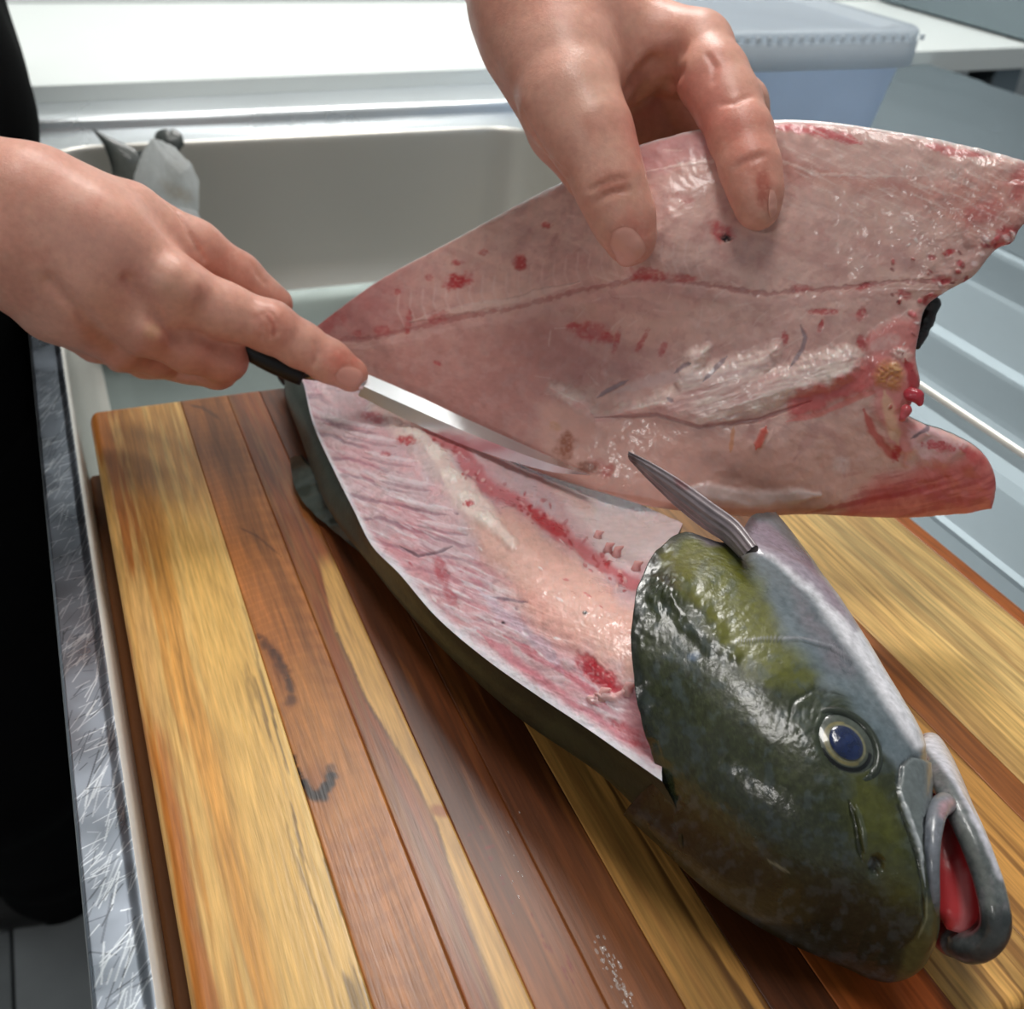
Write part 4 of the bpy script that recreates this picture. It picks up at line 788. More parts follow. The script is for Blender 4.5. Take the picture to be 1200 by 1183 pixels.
# midline: groove and blood
fp.stroke(mid, 3.0, (160, 70, 74), .45, n=1.3, taper=False, h=-.0005); fp.stroke([(a, b + 10) for a, b in mid], 6, (222, 176, 170), .4, n=.9, h=.0004); fp.stroke([(a, b - 9) for a, b in mid[2:6]], 5, (232, 200, 190), .55, n=.6, h=.0008)
for x, y, a, b, r_, al in ((536, 330, 17, 10, -.2, .95), (608, 308, 10, 9, .3, .85), (536, 308, 7, 4, 0, .7), (503, 326, 5, 4, 0, .6), (466, 342, 5, 4, 0, .6), (566, 296, 7, 4, 0, .6), (640, 264, 7, 4, 0, .7), (478, 378, 4, 18, .1, .6), (512, 372, 14, 8, -.3, .6), (447, 388, 10, 8, 0, .5), (420, 392, 6, 6, 0, .5), (692, 390, 24, 13, .1, .65), (712, 396, 12, 8, 0, .6), (722, 400, 4, 14, .3, .6), (752, 400, 4, 16, .5, .6), (776, 410, 5, 10, .4, .6), (672, 382, 8, 4, 0, .6), (513, 426, 5, 3, .4, .8), (762, 322, 26, 8, .1, .7), (800, 326, 18, 6, .15, .6), (745, 326, 10, 5, 0, .6), (390, 378, 20, 10, -.6, .35),
                           (845, 272, 16, 12, .5, .7), (802, 232, 12, 6, .3, .35), (1092, 302, 5, 4, 0, .9), (1112, 296, 9, 4, -.4, .9), (1105, 328, 14, 5, .1, .8), (1090, 352, 14, 8, 0, .8), (1060, 346, 10, 6, .5, .7), (940, 338, 14, 5, 0, .6), (1012, 336, 10, 4, -.3, .7), (962, 382, 4, 9, .4, .8), (1010, 368, 6, 10, .5, .7), (920, 396, 4, 9, 0, .7), (1012, 402, 10, 9, .3, .8), (1075, 400, 14, 24, .2, .6), (965, 365, 20, 4, 0, .7), (1180, 275, 18, 10, -.5, .7), (1166, 288, 10, 6, 0, .8), (712, 552, 8, 11, .5, .55), (700, 545, 12, 8, .3, .3), (1150, 250, 30, 14, -.4, .4), (1195, 215, 14, 26, .3, .5)):
    fp.blob(x, y, a, b, r_, (184, 32, 46), al, n=.5, h=-.0003)
fp.blob(851, 279, 8, 5, .1, (16, 8, 10), 1, n=.5, h=-.0008)
fp.blob(663, 522, 12, 20, .45, (150, 74, 30), .75, n=.5); fp.blob(690, 548, 14, 8, .2, (120, 56, 26), .7, n=.4); fp.blob(650, 500, 8, 6, .4, (206, 150, 96), .5)
# white fatty ridge across the belly with the purple veins above
rid = [(650, 458), (690, 462), (720, 476), (770, 462), (830, 458), (880, 446), (940, 428), (990, 408), (1010, 410)]
ridge = [(648, 456), (676, 464), (690, 468), (700, 490), (716, 486), (740, 474), (790, 452), (810, 412), (828, 408), (826, 430), (850, 422), (880, 410), (920, 396), (916, 416), (900, 436), (960, 414), (1000, 404), (1012, 416), (1000, 446), (930, 466), (890, 486), (820, 498), (770, 484), (700, 492)]
rd = poly_sd(fp.x, fp.y, ridge) + fp.wob(6, 13, 3) + fp.wob(9, 40, 5); fp.mix(.92 * (1 - sstep(-9, 7, rd)), (244, 222, 212)); fp.h += .0042 * sstep(6, -16, rd); rm = 1 - sstep(-6, 2, rd)
fp.anoise(-.3, 46, 7, .6, (246, 228, 220), 61, mask=rm, h=.0005); fp.anoise(-.25, 30, 5, .5, (204, 160, 156), 62, mask=rm, h=-.0004); fp.anoise(-.3, 60, 14, .4, (216, 150, 146), 63, mask=rm)
fp.stroke([(700, 490), (770, 486), (820, 500), (890, 492), (950, 470)], 3, (176, 116, 112), .7, h=-.0012, n=.3); fp.stroke([(720, 460), (780, 442), (830, 440), (900, 428)], 8, (214, 188, 186), .5, n=.6); fp.noise(9, .18, (206, 176, 172), 50)
for q in ([(790, 438), (802, 428), (812, 424)], [(826, 446), (840, 430), (852, 418)], [(925, 432), (940, 410), (944, 396), (938, 382)], [(784, 466), (792, 470)], [(700, 466), (716, 456), (736, 446)]): fp.stroke(q, 3, (136, 118, 130), .7, h=-.0005)
fp.poly([(924, 468), (940, 456), (985, 440), (1010, 424), (1040, 420), (1035, 445), (1010, 462), (975, 474), (940, 490), (922, 494)], (204, 70, 72), .75, 8, 9, 12, h=.001); fp.stroke([(922, 494), (960, 486), (1000, 468), (1036, 454)], 4, (226, 130, 124), .7)
# the ragged throat end: fat, gristle, blood
fp.poly([(1015, 400), (1040, 380), (1075, 370), (1085, 420), (1075, 470), (1062, 490), (1085, 505), (1060, 540), (1035, 500), (1020, 460)], (222, 140, 136), .85, 8, 8, 14, h=.0014)
fp.blob(1043, 440, 20, 18, .3, (206, 140, 84), .9, n=.35, h=.0015); fp.blob(1048, 430, 8, 7, 0, (228, 180, 130), .8, h=.0012); fp.blob(1056, 415, 14, 9, .2, (240, 206, 196), .8, h=.001); fp.blob(1036, 402, 22, 9, -.3, (236, 196, 190), .7)
fp.stroke([(1012, 480), (1022, 505), (1040, 528), (1052, 540)], 6, (190, 60, 50), .75, n=.5); fp.stroke([(1036, 458), (1042, 490), (1052, 520)], 8, (232, 190, 160), .8); fp.stroke([(1060, 420), (1072, 450), (1066, 480)], 7, (184, 40, 52), .8, n=.6)
fp.blob(1050, 530, 6, 12, .2, (190, 30, 44), .8)
fp.poly([(1062, 500), (1085, 498), (1110, 512), (1135, 522), (1110, 540), (1080, 545), (1066, 525)], (234, 190, 192), .85, 6, 5, 10, h=.001); fp.stroke([(1066, 512), (1078, 504), (1092, 502)], 2, (60, 60, 80), .7)
fp.blob(1100, 522, 22, 6, .1, (200, 50, 70), .8, n=.6); fp.blob(1140, 535, 20, 6, .6, (196, 40, 60), .8, n=.6)
fp.poly([(1000, 590), (1030, 560), (1070, 548), (1110, 535), (1150, 530), (1185, 560), (1180, 610), (1050, 620), (960, 615)], (210, 100, 96), .85, 16, 9, 20, h=.0006)
fp.stroke([(945, 604), (1000, 590), (1060, 578), (1130, 560)], 4, (176, 46, 54), .6, n=.6); fp.stroke([(1010, 600), (1080, 592), (1150, 592)], 3, (226, 130, 120), .6, n=.5); fp.poly([(1110, 560), (1170, 552), (1172, 600), (1120, 600)], (218, 122, 112), .5, 10, 6, 16); fp.anoise(-.25, 40, 5, .5, (168, 44, 52), 55, mask=sstep(980, 1010, fp.x) * sstep(545, 560, fp.y))
fp.stroke([(860, 500), (858, 516), (856, 530)], 3, (216, 150, 110), .8); fp.stroke([(898, 500), (892, 514), (886, 526)], 5, (214, 96, 80), .9, h=.001); fp.stroke([(906, 502), (898, 520)], 2, (240, 200, 190), .8)
fp.stroke([(930, 540), (960, 500), (985, 520), (990, 560)], 8, (196, 146, 140), .5); fp.blob(985, 545, 12, 12, .3, (238, 216, 214), .5); fp.stroke([(800, 572), (880, 585), (960, 580)], 11, (240, 222, 220), .7, n=.4, h=.0010); fp.stroke([(700, 575), (800, 598), (900, 602), (990, 598)], 5, (196, 128, 100), .5)  # includes the whitish glare along the lower belly, painted as a pale band
for k in range(60): fp.blob(rng.uniform(1040, 1200), rng.uniform(280, 520), rng.uniform(1.5, 5), rng.uniform(1, 2.6), rng.uniform(0, 3), [(176, 26, 40), (250, 236, 232), (120, 20, 30)][k % 3], .7, h=rng.uniform(-.0006, .0010))
for k in range(26): q = f_rt[rng.integers(4, 10)]; fp.blob(q[0] - rng.uniform(0, 18), q[1] + rng.normal(0, 8), rng.uniform(3, 8), rng.uniform(2, 4), rng.uniform(0, 3), [(160, 20, 36), (246, 220, 218), (214, 90, 100)][k % 3], .8, h=rng.uniform(-.0008, .0016))
fp.mix((1 - sstep(.0, .018, vv + .006 * (fbm(fp.x / 10, fp.y / 10, 71) - .5))) * sstep(.06, .1, uu) * .9, (216, 212, 212))
ed = np.minimum(np.minimum(vv * 260, (1 - vv) * 200), (1 - uu) * 500)
fp.h += (-.006 * (1 - np.sqrt(np.clip(1 - (1 - np.clip(ed / 12, 0, 1)) ** 2, 0, 1)))) * .6
fp.h += .0016 * (fbm(fp.x / 55, fp.y / 55, 81) - .5) + .0008 * (fbm(fp.x / 16, fp.y / 16, 82) - .5) + sstep(1050, 1100, fp.x) * .0016 * (fbm(fp.x / 14, fp.y / 14, 83) - .5)
P0 = PD(gx, gy, zd(gx, gy)); N0 = gnormal(P0); Pf = P0 + N0 * fp.h.reshape(NV, NU, 1)
o = mesh_np('flesh', Pf, gridF(NV, NU, flip=True), M['fillet'], fil, fp.c); tag(o, 'pink flesh side with blood line and white ridge')
st = 4; Ps = Pf[::st, ::st]; Ns = N0[::st, ::st]; eds = ed.reshape(NV, NU)[::st, ::st]
iv = np.unique(np.append(np.arange(0, NV, st), NV - 1)); iu = np.unique(np.append(np.arange(0, NU, st), NU - 1))
Ps = Pf[np.ix_(iv, iu)]; Ns = N0[np.ix_(iv, iu)]; es = ed.reshape(NV, NU)[np.ix_(iv, iu)]; us = uu.reshape(NV, NU)[np.ix_(iv, iu)]
th_k = (.0012 + .016 * sstep(0, 70, es) * sstep(0, .35, us)); Pb = Ps - Ns * th_k[..., None]
rim0 = Ps - Ns * .0; a, b = Pb.shape[:2]; px_, py_, _ = proj(Pb); sp = Paint(px_, py_, (46, 52, 44)); sp.noise(20, .5, (70, 78, 78), 3)
# close the edge between flesh and skin
ring = np.concatenate([np.arange(b), b - 1 + b * np.arange(1, a), a * b - 2 - np.arange(b - 1), (a - 2 - np.arange(a - 2)) * b])
Vr = Ps.reshape(-1, 3)[ring]; n0 = a * b; i = np.arange(len(ring)); j = (i + 1) % len(ring)
mesh_np('skin', np.vstack([Pb.reshape(-1, 3), Vr]), np.vstack([gridF(a, b), np.stack([ring[i], ring[j], n0 + j, n0 + i], -1)]), M['body_skin'], fil, np.vstack([sp.c, sp.c[ring]])); tag(bpy.data.objects['skin'], 'dark skin side of the fillet')
# black membrane scrap and flesh tag on the throat end
def lump(name, pts, col_, m, parent, vox=.0007, sp_=None):
    W = np.array([PD(float(x), float(y), float(d)) for x, y, d, r in pts]); r_ = np.array([r * d / FPX for x, y, d, r in pts]); v_ = Vol(W.min(0) - r_.max() - .006, W.max(0) + r_.max() + .006, vox)
    for k in range(len(W) - 1): v_.chain(W[k:k + 2], r_[k:k + 2], k=.003)
    V, F = v_.mesh(); x, y, _ = proj(V); V = V + vnormals(V, F) * (.0012 * (fbm(x / 7, y / 7, 5) - .5))[:, None]; p = Paint(x, y, col_)
    if sp_: p.noise(8, .6, sp_, 4)
    return mesh_np(name, V, F, m, parent, p.c)
lump('membrane', [(1068, 356, .440, 11), (1086, 352, .4385, 9), (1094, 356, .438, 6), (1086, 374, .439, 8), (1077, 392, .439, 8), (1074, 406, .439, 4)], (22, 14, 14), M['mouth'], fil, sp_=(50, 14, 16))
lump('flesh_tag', [(1066, 462, .433, 8), (1074, 464, .432, 6), (1078, 472, .432, 4)], (190, 60, 74), M['mouth'], fil)
lump('flesh_tag', [(1062, 480, .434, 7), (1058, 490, .435, 5)], (200, 90, 96), M['mouth'], fil)

# ================================================================== THE KNIFE
knife = thing('knife', PD(np.array(350.), np.array(438.), np.array(.515)), 'slim fillet knife with black handle and polished blade', 'knife')
kt = crom([(424, 436), (480, 460), (560, 497), (640, 533), (692, 556)], 60); km = crom([(424, 452), (480, 477), (560, 512), (640, 542), (692, 556.4)], 60); kb = crom([(420, 464), (480, 494), (560, 528), (640, 552), (690, 557.2)], 60)
kdm = np.linspace(.5165, .4715, 60); K = np.stack([PD(kt[:, 0], kt[:, 1], kdm + .0055), PD(km[:, 0], km[:, 1], kdm - .0006), PD(kb[:, 0], kb[:, 1], kdm + .0035), PD(km[:, 0], km[:, 1], kdm + .0035)], 1)
i = np.arange(4)
Fk = [np.vstack([np.stack([a_ * 4 + np.full(1, k), a_ * 4 + np.full(1, (k + 1) % 4), (a_ + 1) * 4 + np.full(1, (k + 1) % 4), (a_ + 1) * 4 + np.full(1, k)], -1) for a_ in range(59) for k in range(4)]), np.array([[0, 3, 2, 1], [236, 237, 238, 239]])]
mesh_np('blade', K, Fk, M['blade'], knife, smooth=False)
hp_ = [(175, 330, .50, 11), (215, 358, .503, 12), (262, 392, .508, 13), (305, 416, .512, 13.5), (340, 434, .5155, 14), (356, 441, .517, 12)]
W = np.array([PD(float(x), float(y), float(d)) for x, y, d, r in hp_]); V, F = tube(crom(W, 40), np.interp(np.linspace(0, 1, 40), np.linspace(0, 1, 6), [r * d / FPX for x, y, d, r in hp_]), 20); mesh_np('handle', V, F, M['handle'], knife)
W = [PD(350., 434., .5190), PD(392., 441., .5200), PD(428., 452., .5180)]; V, F = tube(W, [.0042, .0032, .0026], 14); mesh_np('bolster', V, F, M['blade'], knife)

# ================================================================== THE PERSON
person = thing('person', (-.2, .95, -.9), 'person in black clothing cutting the fish, both hands over the board', 'person')
def chain3(q): return np.array([PD(float(x), float(y), float(d)) for x, y, d, r in q]), np.array([r * d / FPX for x, y, d, r in q])
def skin_paint(V, F):
    x, y, d = proj(V); N = vnormals(V, F); p = Paint(x, y, (222, 166, 147)); p.noise(50, .35, (206, 136, 116), 3); p.noise(18, .25, (224, 176, 154), 4); p.noise(6, .15, (198, 130, 112), 9)
    return p, N
def nail(hand_V, hand_F, hand_N, poly, parent, colr=(226, 166, 150), tip=None):
    """a nail plate laid on the finger: rings from its middle out to its outline"""
    x, y, d = proj(hand_V); q = np.array(poly, float); c0 = q.mean(0); near = ((CAM - hand_V) * hand_N).sum(1) > 0
    near &= (abs(x - c0[0]) < 60) & (abs(y - c0[1]) < 60); near &= d < np.median(d[near & (np.hypot(x - c0[0], y - c0[1]) < 8)]) + .010
    hx, hy, hd = x[near], y[near], d[near]; ring = crom(np.vstack([q, q[:1]]), 49)[:-1]; R_ = np.linspace(.02, 1, 12)
    G = c0 + R_[:, None, None] * (ring - c0)[None]; gx, gy = G[..., 0].ravel(), G[..., 1].ravel()
    D2 = (gx[:, None] - hx[None]) ** 2 + (gy[:, None] - hy[None]) ** 2; W_ = np.exp(-D2 / (2 * 2.5 ** 2)) + 1e-12; dep = (W_ * hd[None]).sum(1) / W_.sum(1)
    rr = np.repeat(R_, 48); V = PD(gx, gy, dep - .0004 - .0005 * (1 - rr ** 6)); p = Paint(gx, gy, colr); p.mix(sstep(.86, 1, rr) * .6, (196, 122, 104))
    if tip: p.blob(tip[0], tip[1], tip[2], tip[2], 0, (240, 214, 200), .8, soft=.4, n=0)
    return mesh_np('fingernail', V, gridF(12, 48, wrap=True, flip=True), M['nail'], parent, p.c)
# ---- right hand with the knife
RHc = {'fore1': [(-150, 190, .445, 66), (-60, 206, .447, 62), (20, 230, .452, 56), (90, 262, .460, 52)], 'fore2': [(-150, 262, .452, 66), (-60, 272, .455, 62), (20, 290, .46, 54), (90, 330, .470, 46)],
       'm1': [(30, 240, .455, 54), (130, 285, .466, 50), (204, 338, .480, 37)], 'm2': [(20, 275, .455, 52), (100, 330, .468, 44), (174, 386, .485, 30)], 'm3': [(10, 290, .458, 50), (80, 358, .477, 38), (142, 408, .497, 24)], 'm4': [(5, 300, .465, 46), (60, 362, .488, 34), (112, 402, .508, 22)],
       'tm': [(60, 226, .464, 42), (150, 252, .484, 36), (228, 290, .502, 30)]}
vr = Vol((-.10, .36, .03), (.15, .56, .24), .00096)
for k in ('fore1', 'fore2', 'm1', 'm2', 'm3', 'm4', 'tm'):
    W, r_ = chain3(RHc[k]); vr.chain(W, r_, k=.013, kin=.006)
for q, k in (([(228, 290, .502, 30), (280, 322, .516, 25), (322, 356, .526, 21)], .006), ([(204, 338, .480, 37), (262, 364, .491, 32), (318, 384, .502, 29.5), (352, 404, .508, 26.5), (385, 423, .514, 24.5), (411, 439, .519, 20.5)], .005),
             ([(174, 386, .485, 30), (222, 410, .497, 27), (263, 421, .507, 26), (255, 432, .518, 23), (220, 430, .528, 21)], .004), ([(142, 408, .497, 24), (185, 418, .516, 23), (206, 424, .53, 21), (170, 425, .545, 20)], .003), ([(112, 402, .508, 22), (150, 415, .528, 20), (170, 420, .54, 18), (140, 420, .55, 17)], .003)):
    W, r_ = chain3(q); vr.chain(W, r_, k=k, kin=.004)
for q in ([(204, 326, .468, 20), (216, 334, .470, 18)], [(176, 386, .476, 14), (180, 388, .4765, 12)], [(318, 378, .494, 18), (322, 382, .495, 16)]): W, r_ = chain3(q); vr.chain(W, r_, k=.008)
def crease(vol, px_pts, dep, rpx, k=.0016):
    """a skin fold: a thin groove cut where the pixel line meets the surface"""
    V, F = crease.m; x, y, d = proj(V); W = []
    for (a, b) in px_pts:
        q = (x - a) ** 2 + (y - b) ** 2; near = np.argsort(q)[:30]; near = near[d[near] <= d[near].min() + .003]; W.append(V[near].mean(0))
    vol.carve(np.array(W), rpx * dep / FPX, k)
crease.m = vr.mesh()
for q in ([(192, 222), (206, 246), (222, 275), (240, 304)], [(300, 372), (306, 384), (306, 398)], [(316, 364), (324, 378), (324, 394)], [(308, 368), (315, 380), (315, 396)], [(296, 310), (302, 322), (310, 332)], [(368, 402), (372, 414), (368, 428)]): crease(vr, q, .49, 2.0)
for q in ([(60, 330), (100, 372), (135, 410)], [(150, 330), (185, 372), (210, 402)]): crease(vr, q, .47, 1.5, .006)
V, F = vr.mesh(); V = relax(V, F, 3); p, N = skin_paint(V, F)
p.blob(405, 428, 34, 22, .5, (214, 108, 92), .6, soft=.9); p.blob(315, 384, 26, 30, .3, (204, 122, 102), .5, soft=.9); p.blob(178, 388, 12, 12, 0, (232, 190, 150), .6, soft=.8); p.blob(206, 334, 26, 22, .4, (226, 176, 150), .4, soft=.9); p.poly([(90, 380), (200, 400), (300, 400), (300, 460), (90, 450)], (196, 120, 96), .45, 20, 8, 20); p.stroke([(312, 366), (320, 380), (320, 396)], 3, (178, 96, 80), .5); p.blob(270, 300, 40, 26, .6, (206, 128, 108), .4, soft=.9)
p.blob(110, 285, 80, 40, .4, (216, 164, 150), .5, soft=.9); p.blob(160, 330, 20, 30, -.6, (206, 138, 130), .35)
rh = mesh_np('right_hand', V, F, M['skin'], person, p.c); tag(rh, 'right hand gripping the knife, index finger along the blade')
nail(V, F, N, [(392, 440), (400, 431), (414, 430), (426, 437), (429, 448), (420, 456), (406, 454), (396, 449)], rh)
# ---- left hand pinching the fillet
vl = Vol((.10, .30, .07), (.34, .60, .42), .001)
for q, k in (([(585, -130, .52, 88), (618, -50, .485, 84), (640, 10, .462, 80)], .01), ([(640, 10, .462, 80), (655, 70, .445, 66), (668, 120, .434, 58), (690, 156, .428, 50)], .016), ([(660, 0, .465, 70), (720, 38, .465, 48), (775, 50, .462, 42), (815, 56, .456, 40)], .016), ([(680, 55, .468, 52), (740, 62, .474, 42), (800, 74, .474, 36)], .014), ([(640, 60, .46, 62), (662, 150, .462, 42), (688, 206, .463, 28)], .012), ([(700, 60, .488, 50), (760, 100, .498, 42), (810, 112, .500, 38)], .012), ([(690, 130, .492, 34), (740, 140, .500, 34), (800, 140, .505, 32)], .010), ([(684, 100, .452, 38), (720, 96, .466, 30)], .012),
             ([(690, 156, .428, 48), (706, 190, .4255, 42), (716, 220, .4245, 39.5), (730, 255, .4262, 36), (739, 281, .4275, 30)], .006), ([(817, 58, .455, 41), (836, 92, .444, 40), (852, 120, .438, 38), (868, 158, .4305, 36), (879, 196, .4255, 33.5), (886, 225, .4242, 29), (888, 245, .4245, 25)], .006),
             ([(812, 82, .480, 34), (868, 122, .488, 30), (882, 180, .492, 27), (874, 250, .490, 24)], .003), ([(795, 100, .488, 35), (835, 150, .500, 29), (840, 240, .503, 25)], .003), ([(755, 115, .492, 32), (785, 180, .512, 25), (785, 260, .515, 22)], .003)):
    W, r_ = chain3(q); vl.chain(W, r_, k=k, kin=.005)
crease.m = vl.mesh()
for q in ([(828, 64), (838, 78), (836, 96)], [(846, 122), (862, 120), (880, 112)], [(862, 196), (880, 186), (896, 182)], [(690, 222), (712, 214), (732, 208)], [(696, 236), (716, 226), (738, 222)], [(612, 132), (640, 180), (668, 206)], ): crease(vl, q, .43, 2.2)
for q, r_, k_ in (([(750, 116), (774, 84), (792, 60)], 3.2, .010), ([(736, 108), (748, 92), (764, 72)], 2.2, .006), ([(768, 118), (782, 102), (796, 84)], 2.2, .006)): crease.m = vl.mesh(); crease(vl, q, .45, r_, k_)
V, F = vl.mesh(); V = relax(V, F, 3); p, N = skin_paint(V, F)
p.blob(745, 280, 30, 44, .5, (214, 104, 90), .5, soft=.9); p.blob(718, 214, 24, 18, .1, (190, 112, 92), .5); p.blob(875, 170, 40, 90, -.3, (204, 112, 96), .55, soft=.9); p.poly([(730, 140), (790, 90), (840, 60), (860, 150), (740, 200)], (206, 120, 108), .5, 14, 8, 20); p.blob(690, 100, 46, 40, 0, (222, 180, 158), .5, soft=.9); p.blob(895, 220, 10, 26, 0, (170, 60, 44), .5); p.stroke([(700, 224), (718, 216), (734, 214)], 6, (180, 106, 86), .4)
lh = mesh_np('left_hand', V, F, M['skin'], person, p.c); tag(lh, 'left hand pinching the fillet edge between thumb and fingers')
nail(V, F, N, [(714, 286), (718, 272), (732, 266), (744, 270), (756, 286), (757, 300), (746, 310), (732, 313), (722, 306)], lh)
nail(V, F, N, [(902, 222), (908, 224), (912, 244), (908, 258), (902, 256), (900, 238)], lh)
# ---- arms, clothes, shoes
rw = chain3([(-150, 226, .448, 80)])[0][0]; lw = chain3([(585, -130, .52, 88)])[0][0]
rsh, lsh = np.array([-.16, .74, .46]), np.array([-.12, 1.06, .46])
rel_, lel = np.array([-.27, .50, .20]), np.array([.10, .82, .38])
for nm, a_, b_ in (('right_forearm', rw, rel_), ('left_forearm', lw, lel)):
    dd = _n(b_ - a_); V, F = tube(crom([a_ - dd * .012, a_, a_ * .5 + b_ * .5, b_], 24), np.interp(np.linspace(0, 1, 24), [0, .1, .6, 1], [.030, .0325, .040, .043]), 24); mesh_np(nm, V, F, M['skin'], person, np.tile(lin((210, 152, 130)), (len(V), 1)))
vs = Vol((-.45, .45, -.25), (.20, 1.19, .60), .009)
def t3(v_, pts, r_, k=.03): v_.chain(np.array(pts, float), r_, k=k, kin=.02)
t3(vs, [(-.155, .92, -.20), (-.152, .93, -.03), (-.128, .94, .07), (-.145, .92, .25), (-.14, .90, .42)], [.118, .120, .122, .118, .115]); t3(vs, [(-.155, .80, -.20), (-.150, .80, .10), (-.15, .78, .44)], [.112, .112, .10]); t3(vs, [(-.148, 1.02, -.20), (-.146, 1.02, -.03), (-.122, 1.03, .07), (-.12, 1.02, .44)], [.112, .112, .114, .10])
t3(vs, [rsh, .35 * rsh + .65 * rel_, rel_, .75 * rel_ + .25 * rw], [.075, .062, .056, .053]); t3(vs, [lsh, .4 * lsh + .6 * lel, lel, .75 * lel + .25 * lw], [.075, .06, .056, .053]); t3(vs, [(-.15, .90, .46), (-.14, .90, .54)], [.09, .065])
V, F = vs.mesh(); mesh_np('shirt', V, F, M['black_cloth'], person)
vt = Vol((-.45, .50, -.90), (-.031, 1.4, -.08), .009)
t3(vt, [(-.150, .92, -.12), (-.150, .92, -.22)], [.115, .115]); t3(vt, [(-.145, .80, -.14), (-.135, .78, -.42), (-.128, .90, -.68), (-.140, .985, -.86)], [.108, .092, .076, .064]); t3(vt, [(-.145, 1.02, -.14), (-.14, 1.06, -.45), (-.14, 1.09, -.70), (-.15, 1.11, -.86)], [.108, .09, .076, .064])
V, F = vt.mesh(); mesh_np('trousers', V, F, M['black_cloth'], person)
for yy in (.965, 1.10):
    vsn = Vol((-.28, yy - .07, -.905), (-.021, yy + .07, -.78), .005); t3(vsn, [(-.20, yy, -.862), (-.14, yy, -.862), (-.06, yy - .005, -.868)], [.036, .037, .032], .02); t3(vsn, [(-.165, yy, -.80), (-.165, yy, -.85)], [.042, .042], .02)
    V, F = vsn.mesh(); V[:, 2] = np.maximum(V[:, 2], -.899); sh = mesh_np('shoe', V, F, M['shoe'], person)
    V, F = tube(crom([(-.135, yy - .035, -.838), (-.12, yy - .01, -.822), (-.105, yy + .012, -.824), (-.09, yy + .034, -.842)], 20), .004, 8); mesh_np('lace', V, F, M['lace'], sh)

# ================================================================== scraps at the back of the basin
tailp = thing('fish_tail', PZ(150., 260., -.14), 'dark forked fish tail standing in the back left corner of the sink', 'fish tail')
def plate(name, outline, depth, thick, colr, m, parent, n=(60, 30)):
    t, b, l, r = outline; G = coons(t, b, l, r, n[0], n[1]); dd = depth(G[..., 0], G[..., 1]); P_ = PD(G[..., 0], G[..., 1], dd); N_ = gnormal(P_); u_ = np.linspace(0, 1, n[0])[None]; v_ = np.linspace(0, 1, n[1])[:, None]
    h_ = thick * np.sqrt(np.clip(16 * u_ * (1 - u_) * v_ * (1 - v_), 0, 1)); V = np.vstack([(P_ + N_ * h_[..., None]).reshape(-1, 3), (P_ - N_ * h_[..., None]).reshape(-1, 3)])
    p = colr(Paint(G[..., 0], G[..., 1], (70, 76, 74))); return mesh_np(name, V, np.vstack([gridF(n[1], n[0], flip=True), gridF(n[1], n[0]) + n[0] * n[1]]), m, parent, np.vstack([p.c, p.c]))
def tc(p): p.anoise(1.0, 30, 3, .6, (44, 50, 50), 3); p.noise(20, .4, (96, 96, 88), 5); return p
D_ = lambda b: (lambda x, y: b + (x - 150) * .0002 + (200 - y) * .0001)
plate('tail_lobe', ([(109, 151), (122, 158), (140, 166), (158, 175), (168, 190)], [(109, 153), (122, 172), (130, 195), (132, 215), (140, 260)], [(109, 151), (108, 152), (109, 153)], [(168, 190), (165, 220), (140, 260)]), D_(.978), .003, tc, M['fin'], tailp)
plate('tail_lobe', ([(190, 164), (178, 172), (166, 176), (150, 180), (136, 190)], [(191, 168), (184, 182), (176, 196), (172, 220), (165, 260)], [(190, 164), (191, 166), (191, 168)], [(136, 190), (140, 230), (165, 260)]), D_(.980), .003, lambda p: (p.mix(np.full(len(p.x), .7), (30, 34, 36)), tc(p))[1], M['fin'], tailp)
W = [PD(136., 235., .975), PD(132., 262., .968), PD(128., 300., .955), PD(126., 340., .94)]; V, F = tube(crom(W, 20), [.016] * 4 if False else np.linspace(.006, .018, 20), 18); mesh_np('tail_stem', V, F, M['body_skin'], tailp, np.tile(lin((70, 76, 76)), (len(V), 1)))
fr = thing('fish_scrap', PZ(195., 260., -.14), 'small dark fin scrap sticking up above the paper towel', 'fish scrap')
plate('fin_piece', ([(180, 164), (184, 154), (196, 151), (202, 158), (200, 151), (212, 156), (216, 168)], [(180, 166), (190, 176), (205, 180), (216, 170)], [(180, 164), (180, 165), (180, 166)], [(216, 168), (216, 169), (216, 170)]), D_(.985), .004, tc, M['fin'], fr)
plate('fin_stem', ([(188, 168), (200, 170), (210, 168)], [(185, 260), (198, 262), (212, 260)], [(188, 168), (186, 210), (185, 260)], [(210, 168), (212, 210), (212, 260)]), D_(.988), .006, tc, M['fin'], fr)
pw = thing('paper_towel', PZ(195., 280., -.14), 'crumpled white paper towel wad in the back left of the sink', 'paper towel')
cp = PD(194., 222., .955); ths, phs = np.meshgrid(np.linspace(.02, np.pi - .02, 110), np.linspace(0, 2 * np.pi, 160, endpoint=False), indexing='ij')
dirs = np.stack([np.sin(ths) * np.cos(phs), np.sin(ths) * np.sin(phs), np.cos(ths)], -1)
rad = np.ones_like(ths); g2 = np.random.default_rng(11)
for k in range(46):
    nrm = _n(g2.normal(size=3)); off = g2.uniform(.62, .98); dt = dirs @ nrm; rad = np.minimum(rad, np.where(dt > .05, off / np.maximum(dt, .05), 9))
rad = rad + .05 * (fbm(ths * 5, phs * 4, 5) - .5)
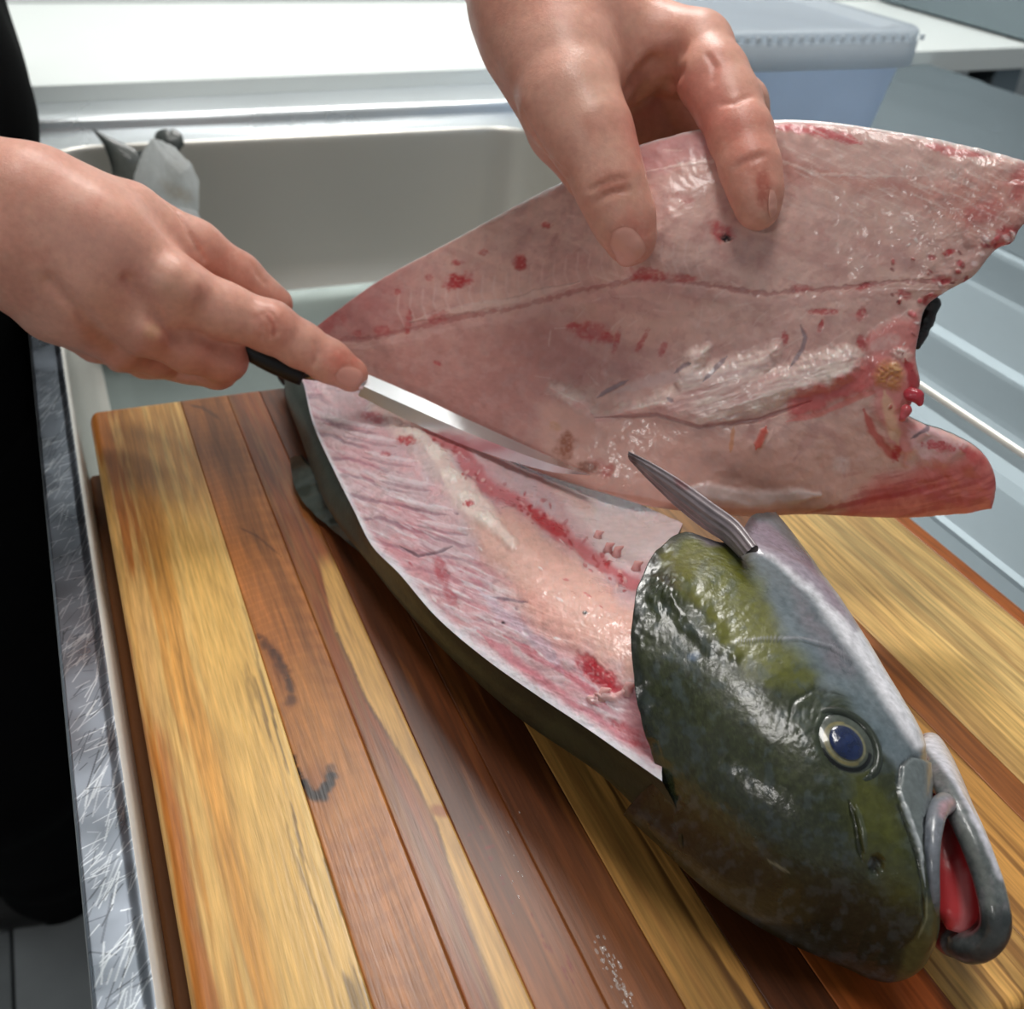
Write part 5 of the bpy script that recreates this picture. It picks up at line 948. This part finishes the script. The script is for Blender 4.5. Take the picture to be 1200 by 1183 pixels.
Vp = cp + dirs * rad[..., None] * np.array([.036, .020, .052]); x, y, _ = proj(Vp); p = Paint(x, y, (244, 246, 246)); p.blob(208, 226, 22, 10, .5, (206, 186, 160), .6, soft=.9); p.blob(205, 205, 16, 24, .3, (214, 214, 210), .6, soft=.9)
Fp = gridF(110, 160, wrap=True, flip=True); o = mesh_np('towel', Vp, Fp, M['paper'], pw, p.c, smooth=False)
W = [cp + (0, 0, -.02), cp + (-.005, -.02, -.06), cp + (-.005, -.03, -.11)]; V, F = tube(crom(W, 20), np.linspace(.026, .034, 20), 18); V = V + .006 * (np.stack([fbm(V[:, 0] * 90, V[:, 2] * 90, s_) for s_ in (1, 2, 3)], -1) - .5); mesh_np('towel_fold', V, F, M['paper'], pw, np.tile(lin((236, 238, 238)), (len(V), 1)), smooth=False)

# ------------------------------------------------------------------ wet drops on the board
Vd, Fd = [], []
for k in range(60):
    if k < 50: px, py = 700 + rng.normal(0, 5) + (k / 50) * 40, 1105 + (k / 50) * 72 + rng.normal(0, 6)
    elif k < 60: px, py = rng.normal(605, 10), rng.normal(1000, 40)
    else: px, py = rng.uniform(430, 900), rng.uniform(800, 1180)
    c0 = PZ(px, py, .0001); r = rng.uniform(.0002, .00055) * (1 if k < 50 else .6); a = np.linspace(0, 2 * np.pi, 10, endpoint=False); el = rng.uniform(1.2, 3.2); n0 = len(Vd)
    for q, h in ((1, 0), (.75, .35), (.4, .55)): Vd += [c0 + (q * r * math.cos(t), q * r * el * math.sin(t), h * r * .6) for t in a]
    Vd.append(c0 + (0, 0, r * .36))
    for g_ in range(2): Fd += [(n0 + g_ * 10 + i, n0 + g_ * 10 + (i + 1) % 10, n0 + g_ * 10 + 10 + (i + 1) % 10, n0 + g_ * 10 + 10 + i) for i in range(10)]
    Fd += [(n0 + 20 + i, n0 + 20 + (i + 1) % 10, n0 + 30, n0 + 30) for i in range(10)]
Fd = np.array(Fd); qd = Fd[Fd[:, 2] != Fd[:, 3]]; td = Fd[Fd[:, 2] == Fd[:, 3]][:, :3]
o = mesh_np('water_drops', Vd, [qd, td], mat('water', (232, 216, 206), .05, alpha=.35, spec=1, coat=1, crough=.03, var=(50, .05)))
tag(o, 'small wet drops and smears on the cutting board beside the fish', 'water drops', kind='stuff')
